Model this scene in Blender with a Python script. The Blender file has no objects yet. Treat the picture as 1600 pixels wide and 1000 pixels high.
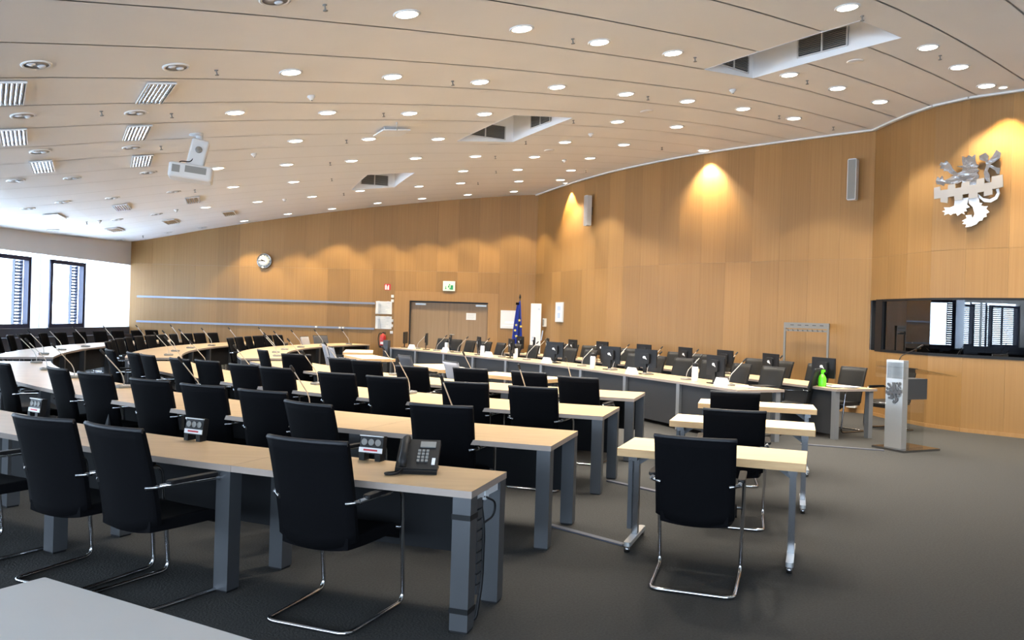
import bpy, math, random
from mathutils import Vector, Matrix
from math import sin, cos, radians as R, pi, atan2, hypot, degrees

random.seed(7)
scene = bpy.context.scene
COL = scene.collection

# ------------------------------------------------------------------ camera
cam_d = bpy.data.cameras.new('camera')
cam_d.sensor_width = 36.0
cam_d.lens = 36.0 * 1280 / 1600
cam_d.clip_start = 0.05
cam_d.clip_end = 800
cam = bpy.data.objects.new('camera', cam_d)
COL.objects.link(cam)
ROLL = 0.0305
fw = Vector((0, 1, -4.0 / 1280)).normalized()
up = Vector((-sin(ROLL), 0, cos(ROLL)))
rt = fw.cross(up).normalized()
up = rt.cross(fw).normalized()
cam.matrix_world = Matrix(((rt.x, up.x, -fw.x, 0), (rt.y, up.y, -fw.y, 0), (rt.z, up.z, -fw.z, 1.64), (0, 0, 0, 1)))
scene.camera = cam

# ------------------------------------------------------------------ world, exposure
world = bpy.data.worlds.new('overcast_sky')
scene.world = world
world.use_nodes = True
wb = world.node_tree.nodes['Background']
wb.inputs['Color'].default_value = (0.66, 0.82, 1.0, 1)
wb.inputs['Strength'].default_value = 14.0
scene.view_settings.view_transform = 'Standard'
scene.view_settings.look = 'None'
scene.view_settings.gamma = 1.0
scene.view_settings.use_curve_mapping = False
scene.view_settings.exposure = 0.80
scene.cycles.use_denoising = True
scene.cycles.max_bounces = 8
scene.cycles.diffuse_bounces = 5
scene.cycles.transparent_max_bounces = 12
scene.cycles.sample_clamp_indirect = 6.0
scene.cycles.caustics_reflective = False
scene.cycles.caustics_refractive = False

SPOT_W = 215.0        # one ceiling downlight
WASH_W = 330.0        # one wall washer
WARM = (1.0, 0.93, 0.81)

# daylight sampling portals in the window bands (left wall, and the wall behind the camera)
LA, LB = Vector((-12.1, 25.9, 0)), Vector((-14.16, -5.0, 0))
RA, RB_ = Vector((-13.6, -5.0, 0)), Vector((4.0, -5.0, 0))
def portal(a, b, out):
    li = bpy.data.lights.new('window_daylight', 'AREA')
    li.shape = 'RECTANGLE'; li.size = (b - a).length; li.size_y = 1.95
    li.cycles.is_portal = True
    o = bpy.data.objects.new('window_daylight', li); COL.objects.link(o)
    x = (b - a).normalized(); inn = Vector((-x.y, x.x, 0)); z = -inn; y = z.cross(x)
    c = (a + b) / 2 + Vector((0, 0, 1.955)) - inn * out
    o.matrix_world = Matrix(((x.x, y.x, z.x, c.x), (x.y, y.y, z.y, c.y), (x.z, y.z, z.z, c.z), (0, 0, 0, 1)))
portal(LA, LB, .45)
portal(RA, RB_, .35)

# ------------------------------------------------------------------ materials
MATS = {}
def new_mat(name):
    m = bpy.data.materials.new(name)
    m.use_nodes = True
    MATS[name] = m
    nt = m.node_tree
    return m, nt, nt.nodes['Principled BSDF']

def plain(name, col, rough=0.5, metal=0.0, spec=0.5, noise=0.0, nscale=40.0, bump=0.0, emit=None, estr=0.0):
    m, nt, b = new_mat(name)
    b.inputs['Base Color'].default_value = (*col, 1)
    b.inputs['Roughness'].default_value = rough
    b.inputs['Metallic'].default_value = metal
    b.inputs['Specular IOR Level'].default_value = spec
    if emit:
        b.inputs['Emission Color'].default_value = (*emit, 1)
        b.inputs['Emission Strength'].default_value = estr
    if noise or bump:
        tc = nt.nodes.new('ShaderNodeNewGeometry')
        n = nt.nodes.new('ShaderNodeTexNoise')
        n.inputs['Scale'].default_value = nscale
        n.inputs['Detail'].default_value = 3
        nt.links.new(tc.outputs['Position'], n.inputs['Vector'])
        if noise:
            mx = nt.nodes.new('ShaderNodeMix'); mx.data_type = 'RGBA'
            mx.inputs['A'].default_value = (*[c * (1 - noise) for c in col], 1)
            mx.inputs['B'].default_value = (*[min(1, c * (1 + noise)) for c in col], 1)
            nt.links.new(n.outputs['Fac'], mx.inputs['Factor'])
            nt.links.new(mx.outputs['Result'], b.inputs['Base Color'])
        if bump:
            bp = nt.nodes.new('ShaderNodeBump')
            bp.inputs['Strength'].default_value = bump
            bp.inputs['Distance'].default_value = 0.01
            nt.links.new(n.outputs['Fac'], bp.inputs['Height'])
            nt.links.new(bp.outputs['Normal'], b.inputs['Normal'])
    return m

def wood(name, c0, c1, stretch, rough=0.45, tint=0.12, spec=0.35):
    """veneer: stretched grain noise, a tone of its own for every piece"""
    m, nt, b = new_mat(name)
    g = nt.nodes.new('ShaderNodeNewGeometry')
    mp = nt.nodes.new('ShaderNodeMapping')
    mp.inputs['Scale'].default_value = stretch
    nt.links.new(g.outputs['Position'], mp.inputs['Vector'])
    n = nt.nodes.new('ShaderNodeTexNoise')
    n.inputs['Scale'].default_value = 1.0
    n.inputs['Detail'].default_value = 5
    nt.links.new(mp.outputs['Vector'], n.inputs['Vector'])
    cr = nt.nodes.new('ShaderNodeValToRGB')
    cr.color_ramp.elements[0].position = 0.3
    cr.color_ramp.elements[0].color = (*c0, 1)
    cr.color_ramp.elements[1].position = 0.7
    cr.color_ramp.elements[1].color = (*c1, 1)
    nt.links.new(n.outputs['Fac'], cr.inputs['Fac'])
    oi = nt.nodes.new('ShaderNodeObjectInfo')
    mr = nt.nodes.new('ShaderNodeMapRange')
    mr.inputs['To Min'].default_value = 1 - tint
    mr.inputs['To Max'].default_value = 1 + tint * 0.6
    nt.links.new(oi.outputs['Random'], mr.inputs['Value'])
    hs = nt.nodes.new('ShaderNodeHueSaturation')
    nt.links.new(mr.outputs['Result'], hs.inputs['Value'])
    nt.links.new(cr.outputs['Color'], hs.inputs['Color'])
    nt.links.new(hs.outputs['Color'], b.inputs['Base Color'])
    b.inputs['Roughness'].default_value = rough
    b.inputs['Specular IOR Level'].default_value = spec
    return m

def glassy(name, tint, refl, rough=0.0):
    """thin clear sheet: mostly see-through, a little mirror"""
    m = bpy.data.materials.new(name); m.use_nodes = True; MATS[name] = m
    nt = m.node_tree; nt.nodes.clear()
    o = nt.nodes.new('ShaderNodeOutputMaterial')
    t = nt.nodes.new('ShaderNodeBsdfTransparent'); t.inputs['Color'].default_value = (*tint, 1)
    g = nt.nodes.new('ShaderNodeBsdfGlossy'); g.inputs['Roughness'].default_value = rough
    # Schlick reflectance from the angle of view, the same from both sides of the sheet
    ge = nt.nodes.new('ShaderNodeNewGeometry')
    dt = nt.nodes.new('ShaderNodeVectorMath'); dt.operation = 'DOT_PRODUCT'
    nt.links.new(ge.outputs['Normal'], dt.inputs[0]); nt.links.new(ge.outputs['Incoming'], dt.inputs[1])
    def mth(op, a, b=None, cl=False):
        n = nt.nodes.new('ShaderNodeMath'); n.operation = op; n.use_clamp = cl
        for i, v in enumerate((a, b)):
            if v is None: continue
            if isinstance(v, (int, float)): n.inputs[i].default_value = v
            else: nt.links.new(v, n.inputs[i])
        return n.outputs[0]
    c1 = mth('SUBTRACT', 1.0, mth('ABSOLUTE', dt.outputs['Value']), True)
    r0 = ((refl - 1) / (refl + 1)) ** 2
    fac = mth('ADD', mth('MULTIPLY', mth('POWER', c1, 5.0), 1 - r0), r0, True)
    mx = nt.nodes.new('ShaderNodeMixShader')
    nt.links.new(fac, mx.inputs['Fac'])
    nt.links.new(t.outputs['BSDF'], mx.inputs[1]); nt.links.new(g.outputs['BSDF'], mx.inputs[2])
    nt.links.new(mx.outputs['Shader'], o.inputs['Surface'])
    return m

def blind(name, col):
    m = bpy.data.materials.new(name); m.use_nodes = True; MATS[name] = m
    nt = m.node_tree; nt.nodes.clear()
    o = nt.nodes.new('ShaderNodeOutputMaterial'); t = nt.nodes.new('ShaderNodeBsdfTranslucent'); d = nt.nodes.new('ShaderNodeBsdfDiffuse'); mx = nt.nodes.new('ShaderNodeMixShader')
    t.inputs['Color'].default_value = (*col, 1); d.inputs['Color'].default_value = (*col, 1); mx.inputs['Fac'].default_value = .45
    nt.links.new(t.outputs[0], mx.inputs[1]); nt.links.new(d.outputs[0], mx.inputs[2]); nt.links.new(mx.outputs[0], o.inputs['Surface'])
blind('blind_fabric', (0.86, 0.88, 0.92))
wood('wall_veneer', (0.285, 0.152, 0.052), (0.328, 0.180, 0.064), (34, 34, 0.5), tint=0.14)
wood('beech', (0.47, 0.327, 0.187), (0.54, 0.385, 0.225), (3, 14, 14), rough=0.36, tint=0.05, spec=0.45)
wood('beech_lit', (0.82, 0.65, 0.40), (0.88, 0.72, 0.47), (3, 14, 14), rough=0.42, tint=0.04)  # pale beech, with strong light on the small tables put into the colour
wood('beech_edge', (0.55, 0.33, 0.15), (0.64, 0.41, 0.20), (5, 5, 30), rough=0.5, tint=0.05)
wood('door_veneer', (0.27, 0.178, 0.102), (0.32, 0.215, 0.128), (18, 18, 0.5), tint=0.03)
wood('door_frame_veneer', (0.34, 0.185, 0.068), (0.385, 0.215, 0.085), (18, 18, 0.5), tint=0.03)
plain('ceiling_paint', (0.91, 0.90, 0.89), 0.8, noise=0.03, nscale=1.2)
plain('ceiling_gap', (0.72, 0.70, 0.67), 0.9)
plain('wall_paint', (0.66, 0.63, 0.60), 0.85, noise=0.03, nscale=2)
plain('well_white', (0.90, 0.92, 0.95), 0.6)
plain('carpet', (0.046, 0.045, 0.043), 0.95, spec=0.1, noise=0.35, nscale=70, bump=0.6)
plain('black_fabric', (0.0022, 0.0022, 0.003), 0.85, spec=0.08, noise=0.3, nscale=300, bump=0.15)
plain('black_leather', (0.014, 0.0135, 0.0125), 0.5, spec=0.3)
plain('grey_fabric', (0.36, 0.36, 0.39), 0.8, spec=0.2, noise=0.12, nscale=200)
plain('dark_grey_fabric', (0.09, 0.09, 0.10), 0.8, spec=0.2)
plain('piping', (0.012, 0.012, 0.015), 0.6)
plain('chrome', (0.62, 0.62, 0.63), 0.14, 1.0)
plain('dark_chrome', (0.30, 0.30, 0.31), 0.2, 1.0)
plain('leg_metal', (0.082, 0.085, 0.092), 0.42, 0.5)
plain('steel', (0.50, 0.50, 0.49), 0.38, 0.7, noise=0.05, nscale=120)
plain('bright_steel', (0.80, 0.80, 0.82), 0.18, 1.0)
plain('panel_black', (0.010, 0.0105, 0.012), 0.7, spec=0.2)
plain('emblem_bar', (0.30, 0.29, 0.29), 0.45, 0.3)
plain('panel_dark', (0.026, 0.027, 0.030), 0.65)
plain('edge_shaded', (0.30, 0.24, 0.205), 0.5)  # shade on the desk rims put into a greyer, darker colour
plain('black_plastic', (0.006, 0.006, 0.007), 0.5, spec=0.3)
plain('dark_plastic', (0.012, 0.012, 0.013), 0.55, spec=0.3)
plain('grey_plastic', (0.22, 0.22, 0.21), 0.5)
plain('light_plastic', (0.62, 0.63, 0.64), 0.45)
plain('white_plastic', (0.80, 0.80, 0.79), 0.4)
plain('paper', (0.74, 0.75, 0.77), 0.8)
plain('print_blue', (0.45, 0.55, 0.72), 0.8)
plain('print_grey', (0.50, 0.53, 0.58), 0.8)
plain('white_table', (0.52, 0.505, 0.485), 0.45, noise=0.02, nscale=8)
plain('red_paint', (0.42, 0.02, 0.02), 0.35)
plain('sign_red', (0.50, 0.015, 0.03), 0.5)
plain('sign_green', (0.01, 0.25, 0.09), 0.5, emit=(0.05, 0.6, 0.25), estr=0.08)
plain('sign_light', (0.6, 0.8, 0.55), 0.5, emit=(0.65, 1.0, 0.55), estr=0.30)
plain('green_plastic', (0.12, 0.75, 0.02), 0.3)
plain('flag_blue', (0.02, 0.05, 0.36), 0.75)
plain('flag_gold', (0.75, 0.62, 0.12), 0.7)
plain('window_frame', (0.015, 0.02, 0.055), 0.5)  # blue cast of lens flare put into the dark frame colour
plain('shutter', (0.012, 0.018, 0.045), 0.6)
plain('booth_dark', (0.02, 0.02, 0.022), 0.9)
plain('reflector', (0.75, 0.76, 0.80), 0.2, 1.0)
plain('dish', (0.30, 0.30, 0.32), 0.3, 0.3)
plain('stem_metal', (0.55, 0.52, 0.48), 0.35, 0.6)
plain('emblem_highlit', (0.92, 0.93, 0.95), 0.3, 0.35)  # blown washer highlights put into the colour of the lower lion
plain('emblem_relief', (0.48, 0.48, 0.50), 0.2, 1.0, nscale=14, bump=1.0)
plain('rack_metal', (0.20, 0.185, 0.16), 0.45, 0.4)
plain('casing_dark', (0.07, 0.075, 0.095), 0.7)
plain('bulb_off', (0.85, 0.86, 0.9), 0.25)
plain('vent_dark', (0.05, 0.05, 0.05), 0.7)
plain('vent_slat', (0.22, 0.22, 0.21), 0.5, 0.4)
plain('rail_metal', (0.24, 0.25, 0.29), 0.4, 0.6)
plain('lamp_glow', (0.9, 0.9, 0.9), 0.5, emit=(1.0, 0.93, 0.80), estr=6.0)
plain('clock_face', (0.50, 0.53, 0.55), 0.5)
plain('dais_leg', (0.25, 0.255, 0.265), 0.42, 0.4)
plain('emblem_dark', (0.07, 0.07, 0.075), 0.5)
glassy('window_glass', (0.97, 0.985, 1.0), 1.25)
glassy('acrylic', (0.93, 0.94, 0.94), 1.35)
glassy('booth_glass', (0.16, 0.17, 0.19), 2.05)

# ------------------------------------------------------------------ mesh helpers
class MB:
    def __init__(s):
        s.v = []; s.f = []; s.m = []; s.smooth = []
    def add(s, vs, fs, mi=0, sm=False):
        o = len(s.v)
        s.v += [tuple(p) for p in vs]
        for f in fs:
            s.f.append(tuple(i + o for i in f)); s.m.append(mi); s.smooth.append(sm)
        return s
    def box(s, x0, x1, y0, y1, z0, z1, mi=0, M=None):
        vs = [Vector((x, y, z)) for z in (z0, z1) for y in (y0, y1) for x in (x0, x1)]
        if M: vs = [M @ p for p in vs]
        return s.add(vs, [(0, 2, 3, 1), (4, 5, 7, 6), (0, 1, 5, 4), (2, 6, 7, 3), (0, 4, 6, 2), (1, 3, 7, 5)], mi)
    def prism(s, poly, z0, z1, mi=0, mside=None, M=None, ch=0.0):
        """extrude a ccw polygon in z, optional chamfer of the top and bottom rims"""
        n = len(poly)
        if ch:
            cx = sum(p[0] for p in poly) / n; cy = sum(p[1] for p in poly) / n
            ins = []
            for x, y in poly:
                d = hypot(x - cx, y - cy) or 1
                ins.append((x - (x - cx) / d * ch * 1.2, y - (y - cy) / d * ch * 1.2))
            rings = [(ins, z0), (poly, z0 + ch), (poly, z1 - ch), (ins, z1)]
        else:
            rings = [(poly, z0), (poly, z1)]
        vs = [Vector((x, y, z)) for pl, z in rings for x, y in pl]
        if M: vs = [M @ p for p in vs]
        k = len(rings)
        side = [(r * n + i, r * n + (i + 1) % n, (r + 1) * n + (i + 1) % n, (r + 1) * n + i) for r in range(k - 1) for i in range(n)]
        o = len(s.v)
        s.add(vs, side, mi if mside is None else mside)
        s.f.append(tuple(o + i for i in range(n))[::-1]); s.m.append(mi); s.smooth.append(False)
        s.f.append(tuple(o + (k - 1) * n + i for i in range(n))); s.m.append(mi); s.smooth.append(False)
        return s
    def tube(s, path, r, n=8, mi=0, cap=True):
        path = [Vector(p) for p in path]
        rr = r if isinstance(r, (list, tuple)) else [r] * len(path)
        t0 = (path[1] - path[0]).normalized()
        a = Vector((0, 0, 1)) if abs(t0.z) < 0.9 else Vector((1, 0, 0))
        u = t0.cross(a).normalized()
        vs = []
        for i, p in enumerate(path):
            if i == 0: t = t0
            elif i == len(path) - 1: t = (path[i] - path[i - 1]).normalized()
            else: t = ((path[i] - path[i - 1]).normalized() + (path[i + 1] - path[i]).normalized()).normalized()
            u = (u - t * u.dot(t)).normalized()
            w = t.cross(u)
            for k in range(n):
                an = 2 * pi * k / n
                vs.append(p + (u * cos(an) + w * sin(an)) * rr[i])
        fs = [(i * n + k, i * n + (k + 1) % n, (i + 1) * n + (k + 1) % n, (i + 1) * n + k) for i in range(len(path) - 1) for k in range(n)]
        o = len(s.v)
        s.add(vs, fs, mi, True)
        if cap:
            s.f.append(tuple(o + k for k in range(n))[::-1]); s.m.append(mi); s.smooth.append(False)
            e = o + (len(path) - 1) * n
            s.f.append(tuple(e + k for k in range(n))); s.m.append(mi); s.smooth.append(False)
        return s
    def lathe(s, prof, n=16, mi=0, M=None, cap=True):
        vs = [Vector((r * cos(2 * pi * k / n), r * sin(2 * pi * k / n), z)) for r, z in prof for k in range(n)]
        if M: vs = [M @ p for p in vs]
        fs = [(i * n + k, i * n + (k + 1) % n, (i + 1) * n + (k + 1) % n, (i + 1) * n + k) for i in range(len(prof) - 1) for k in range(n)]
        o = len(s.v)
        s.add(vs, fs, mi, True)
        if cap:
            s.f.append(tuple(o + k for k in range(n))[::-1]); s.m.append(mi); s.smooth.append(False)
            e = o + (len(prof) - 1) * n
            s.f.append(tuple(e + k for k in range(n))); s.m.append(mi); s.smooth.append(False)
        return s
    def grid(s, fn, nu, nv, thick=None, mi=0, sm=True):
        """fn(i/nu, j/nv) -> Vector; thick = offset vector for a closed shell"""
        a = [Vector(fn(i / nu, j / nv)) for j in range(nv + 1) for i in range(nu + 1)]
        W = nu + 1
        fs = [(j * W + i, j * W + i + 1, (j + 1) * W + i + 1, (j + 1) * W + i) for j in range(nv) for i in range(nu)]
        if thick is None:
            return s.add(a, fs, mi, sm)
        b = [p + Vector(thick) for p in a]
        N = len(a)
        fs2 = [tuple(N + q for q in f[::-1]) for f in fs]
        rim = [j * W for j in range(nv + 1)]
        loop = list(range(W)) + [j * W + nu for j in range(1, nv + 1)] + [nv * W + i for i in range(nu - 1, -1, -1)] + [j * W for j in range(nv - 1, 0, -1)]
        side = [(loop[(k + 1) % len(loop)], loop[k], loop[k] + N, loop[(k + 1) % len(loop)] + N) for k in range(len(loop))]
        o = len(s.v)
        s.add(a + b, fs + fs2, mi, sm)
        for f in side:
            s.f.append(tuple(q + o for q in f)); s.m.append(mi); s.smooth.append(False)
        return s
    def mesh(s, name, mats):
        me = bpy.data.meshes.new(name)
        me.from_pydata(s.v, [], s.f)
        if isinstance(mats, str): mats = [mats]
        for m in mats: me.materials.append(MATS[m])
        if len(mats) > 1: me.polygons.foreach_set('material_index', s.m)
        me.polygons.foreach_set('use_smooth', s.smooth)
        me.update()
        return me

def rrect(w, d, r, n=4, cx=0, cy=0):
    pts = []
    for qx, qy, a0 in ((1, 1, 0), (-1, 1, 90), (-1, -1, 180), (1, -1, 270)):
        for k in range(n + 1):
            a = R(a0 + 90 * k / n)
            pts.append((cx + qx * (w / 2 - r) + r * cos(a), cy + qy * (d / 2 - r) + r * sin(a)))
    return pts

def fillet(pts, r, n=5):
    pts = [Vector(p) for p in pts]
    out = [pts[0]]
    for i in range(1, len(pts) - 1):
        a, b, c = pts[i - 1], pts[i], pts[i + 1]
        d1 = (a - b).normalized(); d2 = (c - b).normalized()
        rr = min(r, (a - b).length * 0.48, (c - b).length * 0.48)
        p0 = b + d1 * rr; p2 = b + d2 * rr
        for k in range(n + 1):
            t = k / n
            out.append(p0 * (1 - t) ** 2 + b * 2 * t * (1 - t) + p2 * t * t)
    out.append(pts[-1])
    return out

def obj(name, me, parent=None, loc=(0, 0, 0), rot=None):
    o = bpy.data.objects.new(name, me)
    COL.objects.link(o)
    o.location = loc
    if rot: o.rotation_euler = rot
    if parent: o.parent = parent
    return o

def thing(name, label, cat, loc, rz=0.0, group=None, rot=None, kind=None):
    o = bpy.data.objects.new(name, None)
    COL.objects.link(o)
    o.empty_display_size = 0.1
    o.location = loc
    o.rotation_euler = rot if rot else (0, 0, rz)
    tag(o, label, cat, group, kind)
    return o

def tag(o, label=None, cat=None, group=None, kind=None):
    if label: o['label'] = label
    if cat: o['category'] = cat
    if group: o['group'] = group
    if kind: o['kind'] = kind
    return o

def struct(name, me, label=None, parent=None):
    o = obj(name, me, parent)
    if parent is None:
        o['kind'] = 'structure'
        if label: o['label'] = label
    return o

PROTO = {}
def parts_of(key, builder):
    if key not in PROTO: PROTO[key] = builder()
    return PROTO[key]

def stamp(root, parts):
    """parts: list of (name, mesh, [sub-parts], label); objects share their mesh data"""
    for p in parts:
        o = obj(p[0], p[1], root)
        if len(p) > 3 and p[3]: o['label'] = p[3]
        if len(p) > 2 and p[2]:
            for q in p[2]: obj(q[0], q[1], o)
    return root

ORD = ['first', 'second', 'third', 'fourth', 'fifth', 'sixth', 'seventh', 'eighth', 'ninth', 'tenth', 'eleventh', 'twelfth',
       'thirteenth', 'fourteenth', 'fifteenth', 'sixteenth', 'seventeenth', 'eighteenth', 'nineteenth', 'twentieth']

# ------------------------------------------------------------------ room geometry
TH = R(16)
US = [-20, -8.5, -6.5, -5.5, -4.5, -3.5, -2.45, -.5, 1.2, 2.8, 5.1, 6.8, 8, 9.2, 11, 20]
ZS = [3.36, 3.37, 3.44, 3.52, 3.65, 3.84, 4.06, 4.42, 4.69, 4.92, 5.19, 5.35, 5.42, 5.45, 5.45, 5.45]
def interp(x, xs, ys):
    if x <= xs[0]: return ys[0]
    for i in range(len(xs) - 1):
        if x <= xs[i + 1]:
            return ys[i] + (ys[i + 1] - ys[i]) * (x - xs[i]) / (xs[i + 1] - xs[i])
    return ys[-1]
def zc(x, y):
    return interp(x * cos(TH) + y * sin(TH), US, ZS)
def zslope(x, y):
    u = x * cos(TH) + y * sin(TH)
    return (interp(u + .4, US, ZS) - interp(u - .4, US, ZS)) / .8

WA0, WA1 = (0.68, 24.9), (-12.1, 25.9)
BW = [(0.68, 24.9), (1.2, 23.5), (1.74, 22.2), (2.54, 20.6), (3.2, 19.6), (3.91, 18.6), (5.26, 17.2), (6.33, 16.17), (6.86, 15.7)]
CW = [(6.86, 15.7), (6.89, 15.0), (6.95, 14.4), (7.06, 13.9), (7.3, 13.41), (7.92, 12.85), (9.0, 11.88), (11.0, 10.1)]
ROOM = [WA1, WA0] + BW[1:] + CW[1:] + [(11.0, -5.0), (-14.16, -5.0)]

def inside(x, y, poly):
    c = False
    n = len(poly)
    for i in range(n):
        x0, y0 = poly[i]; x1, y1 = poly[(i + 1) % n]
        if (y0 > y) != (y1 > y) and x < (x1 - x0) * (y - y0) / (y1 - y0) + x0: c = not c
    return c
def edge_dist(x, y, poly):
    d = 1e9
    for i in range(len(poly)):
        a = Vector((*poly[i], 0)); b = Vector((*poly[(i + 1) % len(poly)], 0)); p = Vector((x, y, 0))
        t = max(0, min(1, (p - a).dot(b - a) / (b - a).length_squared))
        d = min(d, (p - a - (b - a) * t).length)
    return d

# floor
FLOOR = [(-12.5, 26.5), (1.2, 25.6), (9.6, 18.2), (13.5, 11.0), (13.5, -5.3), (-14.4, -5.3)]
mb = MB(); mb.prism(FLOOR[::-1], -.2, 0)
struct('floor', mb.mesh('floor', 'carpet'), 'dark grey carpet floor')
# ---- ceiling: radial planks
QX, QY = 30.0, 32.0
WELLS = [(33.0, 34.1, 216.6, 220.5), (34.0, 35.2, 207.75, 211.3), (34.85, 35.95, 198.0, 201.75)]
J0, JS = 216.6, 1.55
def qp(r, a): return (QX + r * cos(R(a)), QY + r * sin(R(a)))
def in_well(r, a):
    return any(r0 < r < r1 and a0 < a < a1 for r0, r1, a0, a1 in WELLS)
RB = sorted(set([22.0 + .8 * k for k in range(40)] + [w[0] for w in WELLS] + [w[1] for w in WELLS]))
back = MB()
ceil_root = None
plank_list = []
for k in range(-16, 19):
    a1 = J0 - JS * k; a0 = a1 - JS
    cuts = sorted(set([a0, (a0 + a1) / 2, a1] + [w[j] for w in WELLS for j in (2, 3) if a0 + .02 < w[j] < a1 - .02]))
    mb = MB()
    for i in range(len(cuts) - 1):
        for j in range(len(RB) - 1):
            ca, cb, ra, rb = cuts[i], cuts[i + 1], RB[j], RB[j + 1]
            rm, am = (ra + rb) / 2, (ca + cb) / 2
            x, y = qp(rm, am)
            if not inside(x, y, ROOM) and edge_dist(x, y, ROOM) > 0.75: continue
            if in_well(rm, am): continue
            g = degrees(0.013 / rm)
            qa = ca + g if abs(ca - a0) < 1e-6 else ca
            qb = cb - g if abs(cb - a1) < 1e-6 else cb
            P4 = [qp(ra, qa), qp(ra, qb), qp(rb, qb), qp(rb, qa)]
            mb.add([(px, py, zc(px, py)) for px, py in P4], [(0, 1, 2, 3)])
            P4 = [qp(ra, ca), qp(ra, cb), qp(rb, cb), qp(rb, ca)]
            back.add([(px, py, zc(px, py) + 0.018) for px, py in P4], [(0, 1, 2, 3)])
    if mb.f: plank_list.append(mb)
ceil_root = struct('ceiling', back.mesh('ceiling', 'ceiling_gap'), 'pale vaulted ceiling of long plank panels')
for mb in plank_list:
    struct('ceiling_panel', mb.mesh('ceiling_panel', 'ceiling_paint'), None, ceil_root)

# recessed ceiling wells with grilles
well_lab = ['deep ceiling recess with grilles nearest the lion emblem', 'deep ceiling recess with two grilles above the middle desks',
            'deep ceiling recess with one grille above the far desks']
for wi, (r0, r1, a0, a1) in enumerate(WELLS):
    am, rm = (a0 + a1) / 2, (r0 + r1) / 2
    cx, cy = qp(rm, am)
    zt = max(zc(*qp(r0, am)), zc(*qp(r1, am))) + 0.62
    root = thing('ceiling_recess', well_lab[wi], 'ceiling recess', (cx, cy, zc(cx, cy)), R(am), kind='structure')
    def loc(r, a, z):
        x, y = qp(r, a)
        v = Matrix.Rotation(-R(am), 3, 'Z') @ Vector((x - cx, y - cy, z - zc(cx, cy)))
        return v
    def side(ra, aa, rb, ab, nm):
        m = MB()
        pts = [(ra + (rb - ra) * t / 4, aa + (ab - aa) * t / 4) for t in range(5)]
        for i in range(4):
            p, q = pts[i], pts[i + 1]
            zp, zq = zc(*qp(*p)) - 0.004, zc(*qp(*q)) - 0.004
            m.add([loc(*p, zp), loc(*q, zq), loc(*q, zt), loc(*p, zt)], [(0, 1, 2, 3)])
        obj(nm, m.mesh(nm, 'well_white'), root)
    side(r0, a0, r0, a1, 'recess_wall'); side(r1, a0, r1, a1, 'recess_wall')
    side(r0, a0, r1, a0, 'recess_wall'); side(r0, a1, r1, a1, 'recess_wall')
    m = MB(); m.add([loc(r0, a0, zt), loc(r1, a0, zt), loc(r1, a1, zt), loc(r0, a1, zt)], [(0, 1, 2, 3)])
    obj('recess_top', m.mesh('recess_top', 'well_white'), root)
    def grille(p, q, inward, zlo, zhi):
        """louvred grille between two points on a recess wall"""
        p = Vector(p); q = Vector(q); t = (q - p).normalized(); L = (q - p).length
        nn = inward.normalized()
        g = obj('vent_grille', None, root) if False else None
        e = bpy.data.objects.new('vent_grille', None)
        m = MB(); Mx = Matrix((( t.x, nn.x, 0, p.x), (t.y, nn.y, 0, p.y), (0, 0, 1, 0), (0, 0, 0, 1)))
        m.box(0, L, 0.004, 0.012, zlo, zhi, 0, Mx)
        g = obj('vent_grille', m.mesh('vent_grille', 'vent_dark'), root)
        for half in (0, 1):
            x0, x1 = half * L / 2 + .02, (half + 1) * L / 2 - .02
            nz = 9
            for s_ in range(nz):
                z = zlo + .03 + (zhi - zlo - .05) * s_ / (nz - 1)
                m = MB(); m.box(x0, x1, 0.012, 0.03, z - .008, z + .004, 0, Mx)
                obj('grille_slat', m.mesh('grille_slat', 'vent_slat'), g)
        m = MB()
        m.box(L / 2 - .012, L / 2 + .012, .012, .032, zlo, zhi, 0, Mx); m.box(0, .02, .012, .032, zlo, zhi, 0, Mx); m.box(L - .02, L, .012, .032, zlo, zhi, 0, Mx)
        m.box(0, L, .012, .032, zlo - .015, zlo, 0, Mx)
        obj('grille_frame', m.mesh('grille_frame', 'light_plastic'), g)
    def on_small(f0, f1):
        # wall at inner radius r0 (towards the wood walls)
        pa = loc(r0, a0 + (a1 - a0) * f0, zc(cx, cy)); pb = loc(r0, a0 + (a1 - a0) * f1, zc(cx, cy))
        zz = zc(*qp(r0, a0 + (a1 - a0) * (f0 + f1) / 2)) - zc(cx, cy)
        pa.z = pb.z = 0
        grille(pa, pb, Vector((1, 0, 0)), zz + .10, zz + .36)
    def on_side(f0, f1, a, sgn):
        pa = loc(r0 + (r1 - r0) * f0, a, 0); pb = loc(r0 + (r1 - r0) * f1, a, 0)
        zz = zc(*qp(r0 + (r1 - r0) * (f0 + f1) / 2, a)) - zc(cx, cy)
        pa.z = pb.z = 0
        grille(pa, pb, Vector((0, sgn, 0)), zz + .09, zz + .34)
    if wi == 0:
        on_small(0.34, 0.68); on_side(.12, .75, a0, 1)
    elif wi == 1:
        on_small(0.35, 0.68); on_side(.15, .88, a0, 1)
    else:
        on_side(.15, .80, a0, 1)

# ---- wood panelled walls
ZJ = 2.98
def resample(poly, step):
    pts = [Vector((*p, 0)) for p in poly]
    cum = [0]
    for a, b in zip(pts, pts[1:]): cum.append(cum[-1] + (b - a).length)
    n = max(1, round(cum[-1] / step))
    out = []
    for k in range(n + 1):
        d = cum[-1] * k / n
        for i in range(len(pts) - 1):
            if d <= cum[i + 1] + 1e-6:
                t = (d - cum[i]) / (cum[i + 1] - cum[i]); out.append(pts[i].lerp(pts[i + 1], t)); break
    return out

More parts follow.
